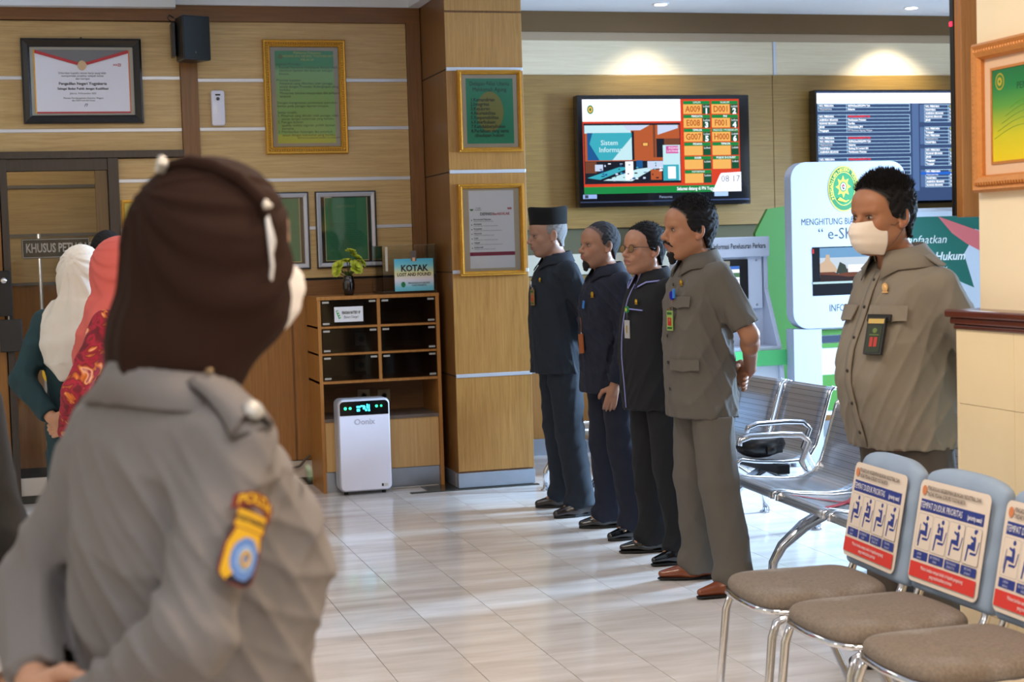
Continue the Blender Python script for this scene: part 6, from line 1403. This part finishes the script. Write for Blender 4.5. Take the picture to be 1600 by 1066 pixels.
# ================================================================ WOMEN AND THE REST OF THE LEFT SIDE
def scarf_sdf(F, p, open_=True, cape=0.0, bun=.02, fr=.0, wide=0):
    """headscarf close round the head, open at the face, running down the neck; cape > 0 spreads it over the shoulders"""
    H = p.hm(); s = p.s
    F.ell((-.010, 0, .030), (.109, .090, .100), .01, 'u', H); F.ell((.02, 0, -.03), (.078, .083, .096), .03, 'u', H)
    F.ell((-.060, 0, -.010), (.062, .074, .070 + bun), .035, 'u', H)
    nb = p.T @ Vector((-.02 * p.hs, 0, -.05 * p.hs))
    if wide: F.cap(p.hm() @ Vector((-.030, 0, .0)), (-.01, 0, 1.485 * s), .088 * p.hs, wide, .03); F.cap(p.hm() @ Vector((.02, 0, -.06)), (.03, 0, 1.46 * s), .08, .070, .03)
    if cape: F.cap((nb.x, nb.y, nb.z + .02), (-.01, 0, 1.33 * s), .088, .12 * s, .05)
    else: F.cap((nb.x - .01, nb.y, nb.z + .02), (-.015, 0, 1.43 * s), .078, .074 * s, .04)
def drape(F, p, amp=.005, seed=1, k=55):
    H = p.hm().inverted(); z0 = p.T.translation.z; M = H
    def fn(X, Y, Z):
        x = f32(M[0][0]) * X + f32(M[0][1]) * Y + f32(M[0][2]) * Z + f32(M[0][3]); y = f32(M[1][0]) * X + f32(M[1][1]) * Y + f32(M[1][2]) * Z + f32(M[1][3]); z = f32(M[2][0]) * X + f32(M[2][1]) * Y + f32(M[2][2]) * Z + f32(M[2][3])
        # folds fan out from the pin at the crown and gather under the chin
        a = np.arctan2(y * 1.2, -(z - .08)); r = np.sqrt(x * x + y * y + (z - .1) ** 2)
        w_ = np.sin(k * .28 * a + seed + 6 * x) * .6 + np.sin(k * .5 * a + 9 * z + seed * 2) * .4
        w2 = np.sin(k * (z * 1.0 + x * .55) + 2.5 * np.sin(9 * y + seed))
        return (amp * (w_ * np.clip(r * 6, 0, 1) + .45 * w2 * np.clip(-(z - .02) * 12, 0, 1))).astype(f32)
    F.put(fn, (-.3, -.3, z0 - .35), (.3, .3, z0 + .16), 0, 'a')
def face_hole(F, p, r=(.075, .058, .082), c=(.115, 0, -.012)): F.ell(c, r, .012, 's', p.hm())

# --- policewoman in the foreground, seen from behind at her right side
c_pol = cloth('police_grey_cloth', (124, 121, 122), .05, .35, weave=1100)
c_hij = mat('brown_headscarf', (46, 29, 23), .85, noise=.1, nscale=6, bump=.3, bscale=900)
c_hij.node_tree.nodes['Principled BSDF'].inputs['Specular IOR Level'].default_value = .15
p = Person('person', 'woman in a dark brown headscarf and grey police uniform in the foreground, seen from behind', 0.155, 2.22, 27, h=1.575, g=1.10, belly=.02, skin=(196, 150, 124), hs=1.10, head=(.04, -.01, .05), hyaw=-6, hpitch=2, arms='behind', wz=.07, shz=.018, inn=.93, ank=.10, scalp=0, headfine=.0036)
p.prof = [(z, a + (.030 if 1.12 < z / p.s < 1.30 else 0), b, c + (.022 if 1.12 < z / p.s < 1.30 else 0)) for z, a, b, c in p.prof]
p.shirt(c_pol, .78, 'long', seed=44, amp=.019, res=.0052, name='uniform_shirt'); p.trousers(cloth('police_brown_cloth', (70, 56, 48)), 42)
p.collar(c_pol, r=.074, z0=1.425, drop=.05); p.shoes(mat('black_patent', (12, 12, 14), 0.1, coat=.6))
x_, y_, z_ = p.T.translation
F = Field(axis([(x_ - .21, x_ + .18, .0042)]), axis([(y_ - .17, y_ + .17, .0042)]), axis([(z_ - .30, z_ + .18, .0042)]))
scarf_sdf(F, p, wide=.076); drape(F, p, .0042, 2.2); face_hole(F, p)
V, Q = F.mesh(); sc_o = npmesh('headscarf', V, Q, c_hij, p.o)
# under-cap band running from the crown pin to the temple
H = p.hm()
def onscarf(az, el, off=.004):
    d = Vector((math.cos(R(el)) * math.cos(R(az)), math.cos(R(el)) * math.sin(R(az)), math.sin(R(el)))); q = Vector((d.x * .109, d.y * .091, d.z * .1)); return H @ (Vector((-.010, 0, .030)) + q * (1 + off / .1))
b = MB(); pts = [onscarf(-172, 52), onscarf(-140, 58), onscarf(-110, 52), onscarf(-88, 40), onscarf(-74, 22), onscarf(-66, 2), onscarf(-62, -22)]
b.tube([q for q in pts], [.007, .010, .011, .011, .010, .009, .006], n=8); b.build('scarf_fold', c_hij, sc_o, True)
silver_ = mat('pearl_silver', (214, 214, 210), .25, .4)
for az, el, r_ in ((-168, 50, .011), (-72, 16, .008)):
    c = onscarf(az, el, .010); b = MB()
    for k in range(6): b.ell((c.x + r_ * .7 * math.cos(k), c.y + r_ * .5 * math.sin(k * 1.7), c.z + r_ * .7 * math.sin(k)), (r_ * .5,) * 3, n=8)
    b.ell(tuple(c), (r_ * .7,) * 3, n=10).build('scarf_pin', silver_, sc_o, True)
mk = mask(p, mat('mask_cool_white', (232, 232, 234), .8), None)
st = onscarf(-72, 14, .008)
for e_ in ((.045, -.060, -.030), (.040, -.060, -.095)):
    a = H @ Vector(e_); m_ = st.lerp(a, .5) + (H.to_3x3() @ Vector((.0, -.018, 0))); MB().tube([st, st.lerp(m_, .6), m_, a], .0028, n=6).build('ear_loop', mat('strap_white', (236, 236, 236), .7), mk, True)
# shoulder boards
def shoulder_board(sg, lab):
    from mathutils.bvhtree import BVHTree
    me = p.shirt_o.data; bv = BVHTree.FromPolygons([v.co[:] for v in me.vertices], [tuple(q.vertices) for q in me.polygons])
    b = MB(); vs = []; fs = []; n = 10
    a = Vector((-.012, sg * .105, 1.437)) * p.s; c = Vector((-.014, sg * .225, 1.378)) * p.s; wv = .030
    for i in range(n + 1):
        t = i / n; q = a.lerp(c, t) + Vector((0, 0, .026 * math.sin(t * PI) + .010)); w_ = wv * (.8 + .2 * t)
        vs += [tuple(q + Vector((-w_, 0, -.004))), tuple(q + Vector((-w_ * .4, 0, .003))), tuple(q + Vector((w_ * .4, 0, .003))), tuple(q + Vector((w_, 0, -.004)))]
    for i, q in enumerate(vs):
        hit = bv.ray_cast(Vector((q[0], q[1], 1.8)), Vector((0, 0, -1)))[0]
        if hit is not None and hit.z > 1.15: vs[i] = (q[0], q[1], hit.z)
    for k in range(4):
        zz_ = np.array([vs[4 * i + k][2] for i in range(n + 1)]); cf = np.polyfit(np.arange(n + 1), zz_, 2); ft = np.polyval(cf, np.arange(n + 1))
        for i in range(n + 1): vs[4 * i + k] = (vs[4 * i + k][0], vs[4 * i + k][1], max(ft[i], zz_[i] - .002) * .5 + ft[i] * .5 + (.006 if k in (0, 3) else .011))
    for i in range(n):
        for k in range(3): r0 = i * 4 + k; fs.append((r0, r0 + 1, r0 + 5, r0 + 4))
    o = b.add(vs, fs).build('shoulder_board', c_pol, p.o, True); q = o.modifiers.new('s', 'SOLIDIFY'); q.thickness = .006
    MB().tube([vs[4 * i] for i in range(n + 1)] + [vs[4 * i + 3] for i in range(n, -1, -1)], .0035, n=6, closed=True).build('board_edge', mat('piping_shadow_tone', (70, 66, 66), .9), o, True)  # dark piping, its tone standing in for the board's shadow edge
    MB().ell(tuple(a + Vector((0, sg * .015, .022))), (.006, .006, .004), n=10).build('button', mat('brass_button', (150, 130, 100), .3, .7), o, True)
shoulder_board(-1, ''); shoulder_board(1, '')
# round silver badge on the chest front of the right shoulder
o = MB().lathe([(.0145, 0), (.015, .003), (.011, .006), (.005, .008)], n=20, T=Matrix.Rotation(R(90), 4, 'X')).build('badge', mat('dull_silver', (170, 172, 172), .45, .3), p.o, True)
o.matrix_local = Matrix.Translation((-.008, -.205, 1.306)) @ Matrix.Rotation(R(-38), 4, 'X')
o = MB().box(-.03, .03, -.003, 0, -.006, .006).build('name_tag', mat('green_ribbon', (120, 150, 120), .5), p.o); o.matrix_local = p.surf(1.30 * p.s, -48, .012)
# cloth patches wrapped on the right sleeve
A = Vector(p.sh[1]); B = Vector(p.el[1]); dv = (B - A).normalized(); n0 = Vector((.06, -1, 0)); n0 = (n0 - dv * n0.dot(dv)).normalized(); n1 = dv.cross(n0)
def arm(u, v, off):
    u *= .82; v = .060 + (v - .060) * .82
    r = .0655 + off - .012 * v / (B - A).length * 1.0; return A + dv * v + n0 * math.cos(u / r) * r + n1 * math.sin(u / r) * r
def raster(name, u0, u1, v0, v1, du, fn, off, par):
    b = MB(); nu = int((u1 - u0) / du); nv = int((v1 - v0) / du)
    for i in range(nu):
        for j in range(nv):
            m = fn(u0 + (i + .5) * du, v0 + (j + .5) * du)
            if m is None: continue
            b.add([arm(u0 + a * du, v0 + c * du, off) for a, c in ((i, j), (i, j + 1), (i + 1, j + 1), (i + 1, j))], [(0, 1, 2, 3)], m)
    o = b.build(name, None, par); q = o.modifiers.new('s', 'SOLIDIFY'); q.thickness = .002; return o
Yl = mat('patch_yellow', (226, 178, 30), .7); Rd = mat('patch_maroon', (120, 36, 30), .7); Bk = mat('patch_black', (26, 20, 40), .7); Bu = mat('patch_blue', (96, 140, 214), .6); Bl = mat('patch_pale_blue', (150, 186, 236), .6)
US = -1
def arc(u, v):
    q = v - .10 + (u * u) * 9 * -1 + 0; return Rd if abs(q - .0) < .0115 and abs(u) < .040 else None
def arc(u, v):
    q = (v - .078) - u * u * 9; return Rd if abs(q) < .0115 and abs(u) < .041 else None
def shield(u, v):
    v = v - .145; x = -u; hw = .031 if v < -.018 else .026 + .010 * min(1, max(0, (v + .018) / .03))
    if v > .045: hw = .036 * math.sqrt(max(0, 1 - ((v - .045) / .022) ** 2))
    if v < -.048 or v > .067 or abs(x) > hw: return None
    if abs(x) > hw - .003 or v < -.045 or v > .064 or -.020 < v < -.017: return Rd
    if v < -.020: return Yl
    d = math.hypot((x - .004) / .026, (v - .024) / .033)
    if d < .45: return Bu
    if d < .62: return Bl
    if d < 1: return Bu
    return Bk if (x + v * .9 > .034) else Yl
pa = raster('sleeve_title', -.042, .042, .055, .11, .002, arc, .0085, p.o); ps = raster('sleeve_patch', -.038, .038, .095, .215, .002, shield, .0085, p.o)
def wraptext(body, size, u, v, m, par, off, bend=0, name='lettering', sx=1):
    c = bpy.data.curves.new('t', 'FONT'); c.body = body; c.size = size; c.align_x = 'CENTER'; c.align_y = 'CENTER'; c.offset = size * .03; o = bpy.data.objects.new('t', c); C.objects.link(o)
    dg = bpy.context.evaluated_depsgraph_get(); me = bpy.data.meshes.new_from_object(o.evaluated_get(dg)); bpy.data.objects.remove(o)
    for q in me.vertices: uu = q.co.x * sx + u; q.co = arm(uu * US, v - q.co.y + uu * uu * bend, off)
    me.materials.clear(); me.materials.append(m); n = bpy.data.objects.new(name, me); C.objects.link(n); n.parent = par
wraptext('POLDA', .021, 0, .078, Yl, pa, .0112, 9); wraptext('YOGYAKARTA', .0125, 0, .112, Bk, ps, .0112, 0, sx=.75)
MB().tube([arm(.004 * US + .008 * math.cos(a), .169 + .011 * math.sin(a), .0112) for a in [2 * PI * k / 10 for k in range(10)]], .002, n=5, closed=True).build('patch_mark', Yl, ps)

# --- group at the left, farther back
def far_person(lab, x, y, yaw, h, top_m, leg_m, skin=(190, 140, 110), scarf=None, hair=None, g=1.0, arms='behind', seed=3, cape=.1, hyaw=0):
    p = Person('person', lab, x, y, yaw, h=h, g=g, skin=skin, arms=arms, ank=.10, scalp=0 if scarf else 1, headfine=.005, hyaw=hyaw)
    p.shirt(top_m, .62 if scarf else .76, 'long', seed=seed, amp=.012, res=.008, name='dress' if scarf else 'shirt'); p.trousers(leg_m, seed + 1, res=.01); p.shoes(mat('black_patent', (12, 12, 14), 0.1, coat=.6))
    if scarf:
        x_, y_, z_ = p.T.translation; F = Field(axis([(-.30, .30, .007)]), axis([(-.32, .32, .007)]), axis([(1.0 * p.s, z_ + .16, .006)]))
        scarf_sdf(F, p, cape=cape); 
        if cape:
            pr_ = [(1.10 * p.s, .02, .02, -.14), (1.18 * p.s, .08, .11, -.09), (1.27 * p.s, .130, .16, -.03), (1.34 * p.s, .128, .175, -.01), (1.40 * p.s, .10, .16, -.01), (1.47 * p.s, .08, .10, -.01)]
            F.loft(pr_, 1.11 * p.s, 1.46 * p.s, .03)
        drape(F, p, .005, seed); F.folds(.012, seed + 3, (-.3, -.32, 1.0 * p.s), (.3, .32, 1.45 * p.s), 13); face_hole(F, p)
        V, Q = F.mesh(); npmesh('headscarf', V, Q, scarf, p.o)
    else: p.hair(.010, .004, .005, .001, step=.004)
    return p
def floral():
    m = bpy.data.materials.new('maroon_floral_cloth'); m.use_nodes = True; nt = m.node_tree; b = nt.nodes['Principled BSDF']; b.inputs['Roughness'].default_value = .8
    tc = nt.nodes.new('ShaderNodeTexCoord'); n = nt.nodes.new('ShaderNodeTexNoise'); n.inputs['Scale'].default_value = 11; n.inputs['Detail'].default_value = 2; n.inputs['Distortion'].default_value = 1.5
    r = nt.nodes.new('ShaderNodeValToRGB'); nt.links.new(tc.outputs['Object'], n.inputs['Vector']); nt.links.new(n.outputs[0], r.inputs[0]); nt.links.new(r.outputs[0], b.inputs['Base Color'])
    for p_, c in ((.0, (70, 12, 26)), (.38, (110, 18, 36)), (.47, (166, 26, 54)), (.54, (120, 20, 34)), (.60, (206, 110, 40)), (.66, (230, 170, 140)), (.75, (150, 30, 50))):
        e = r.color_ramp.elements.new(p_) if p_ > 0 else r.color_ramp.elements[0]; e.color = lin(c) + (1,)
    return m
far_person('woman in a white headscarf and dark teal dress standing by the glass door', 0.12, 6.85, 60, 1.56, cloth('teal_cloth', (22, 54, 62)), cloth('teal_cloth', (22, 54, 62)), scarf=mat('white_scarf', (214, 208, 200), .8, noise=.04, nscale=8), seed=51)
M_flo = floral()
pc = far_person('woman in a coral headscarf and maroon floral dress beside the foreground woman', 0.235, 6.10, -12, 1.58, M_flo, M_flo, scarf=mat('coral_scarf', (200, 92, 86), .8, noise=.06, nscale=8), seed=61, cape=.1)
mask(pc, mat('peach_mask', (226, 170, 130), .8), None)
far_person('dark-haired man in a blue shirt almost hidden behind the two headscarves', 0.27, 7.85, 80, 1.64, cloth('royal_blue_cloth', (30, 44, 130)), c_blk, hair=1, seed=71)
far_person('woman in a yellow top mostly hidden between the teal and floral dresses', 0.23, 7.30, 40, 1.54, cloth('yellow_cloth', (222, 178, 30)), c_blk, scarf=mat('rose_scarf', (196, 96, 92), .8), seed=81, cape=0)
far_person('person in a black jacket cut off by the left picture edge', -0.31, 3.35, 75, 1.52, cloth('black_jacket', (24, 24, 26), .1, .5), c_blk, seed=91, g=1.1, arms='side')
t = thing('door_lock_box', 'black electronic lock box on the dark post at the left edge', 'lock', (-0.255, YB - 0.05, 1.12))
bx('casing', (-0.05, 0.03, -0.05, 0, 0.06, 0.34), M_black, t, bevel=.006); bx('lower_box', (-0.05, 0.085, -0.06, 0, -0.16, 0.04), mat('dark_brown_box', (34, 28, 24), .5), t, bevel=.006)
MB().lathe([(.02, 0), (.022, .012), (.01, .02)], n=14, T=Matrix.Translation((-.01, -.05, .28)) @ Matrix.Rotation(R(90), 4, 'X')).build('lock_knob', M_chrome, t, True)

solid_texts()
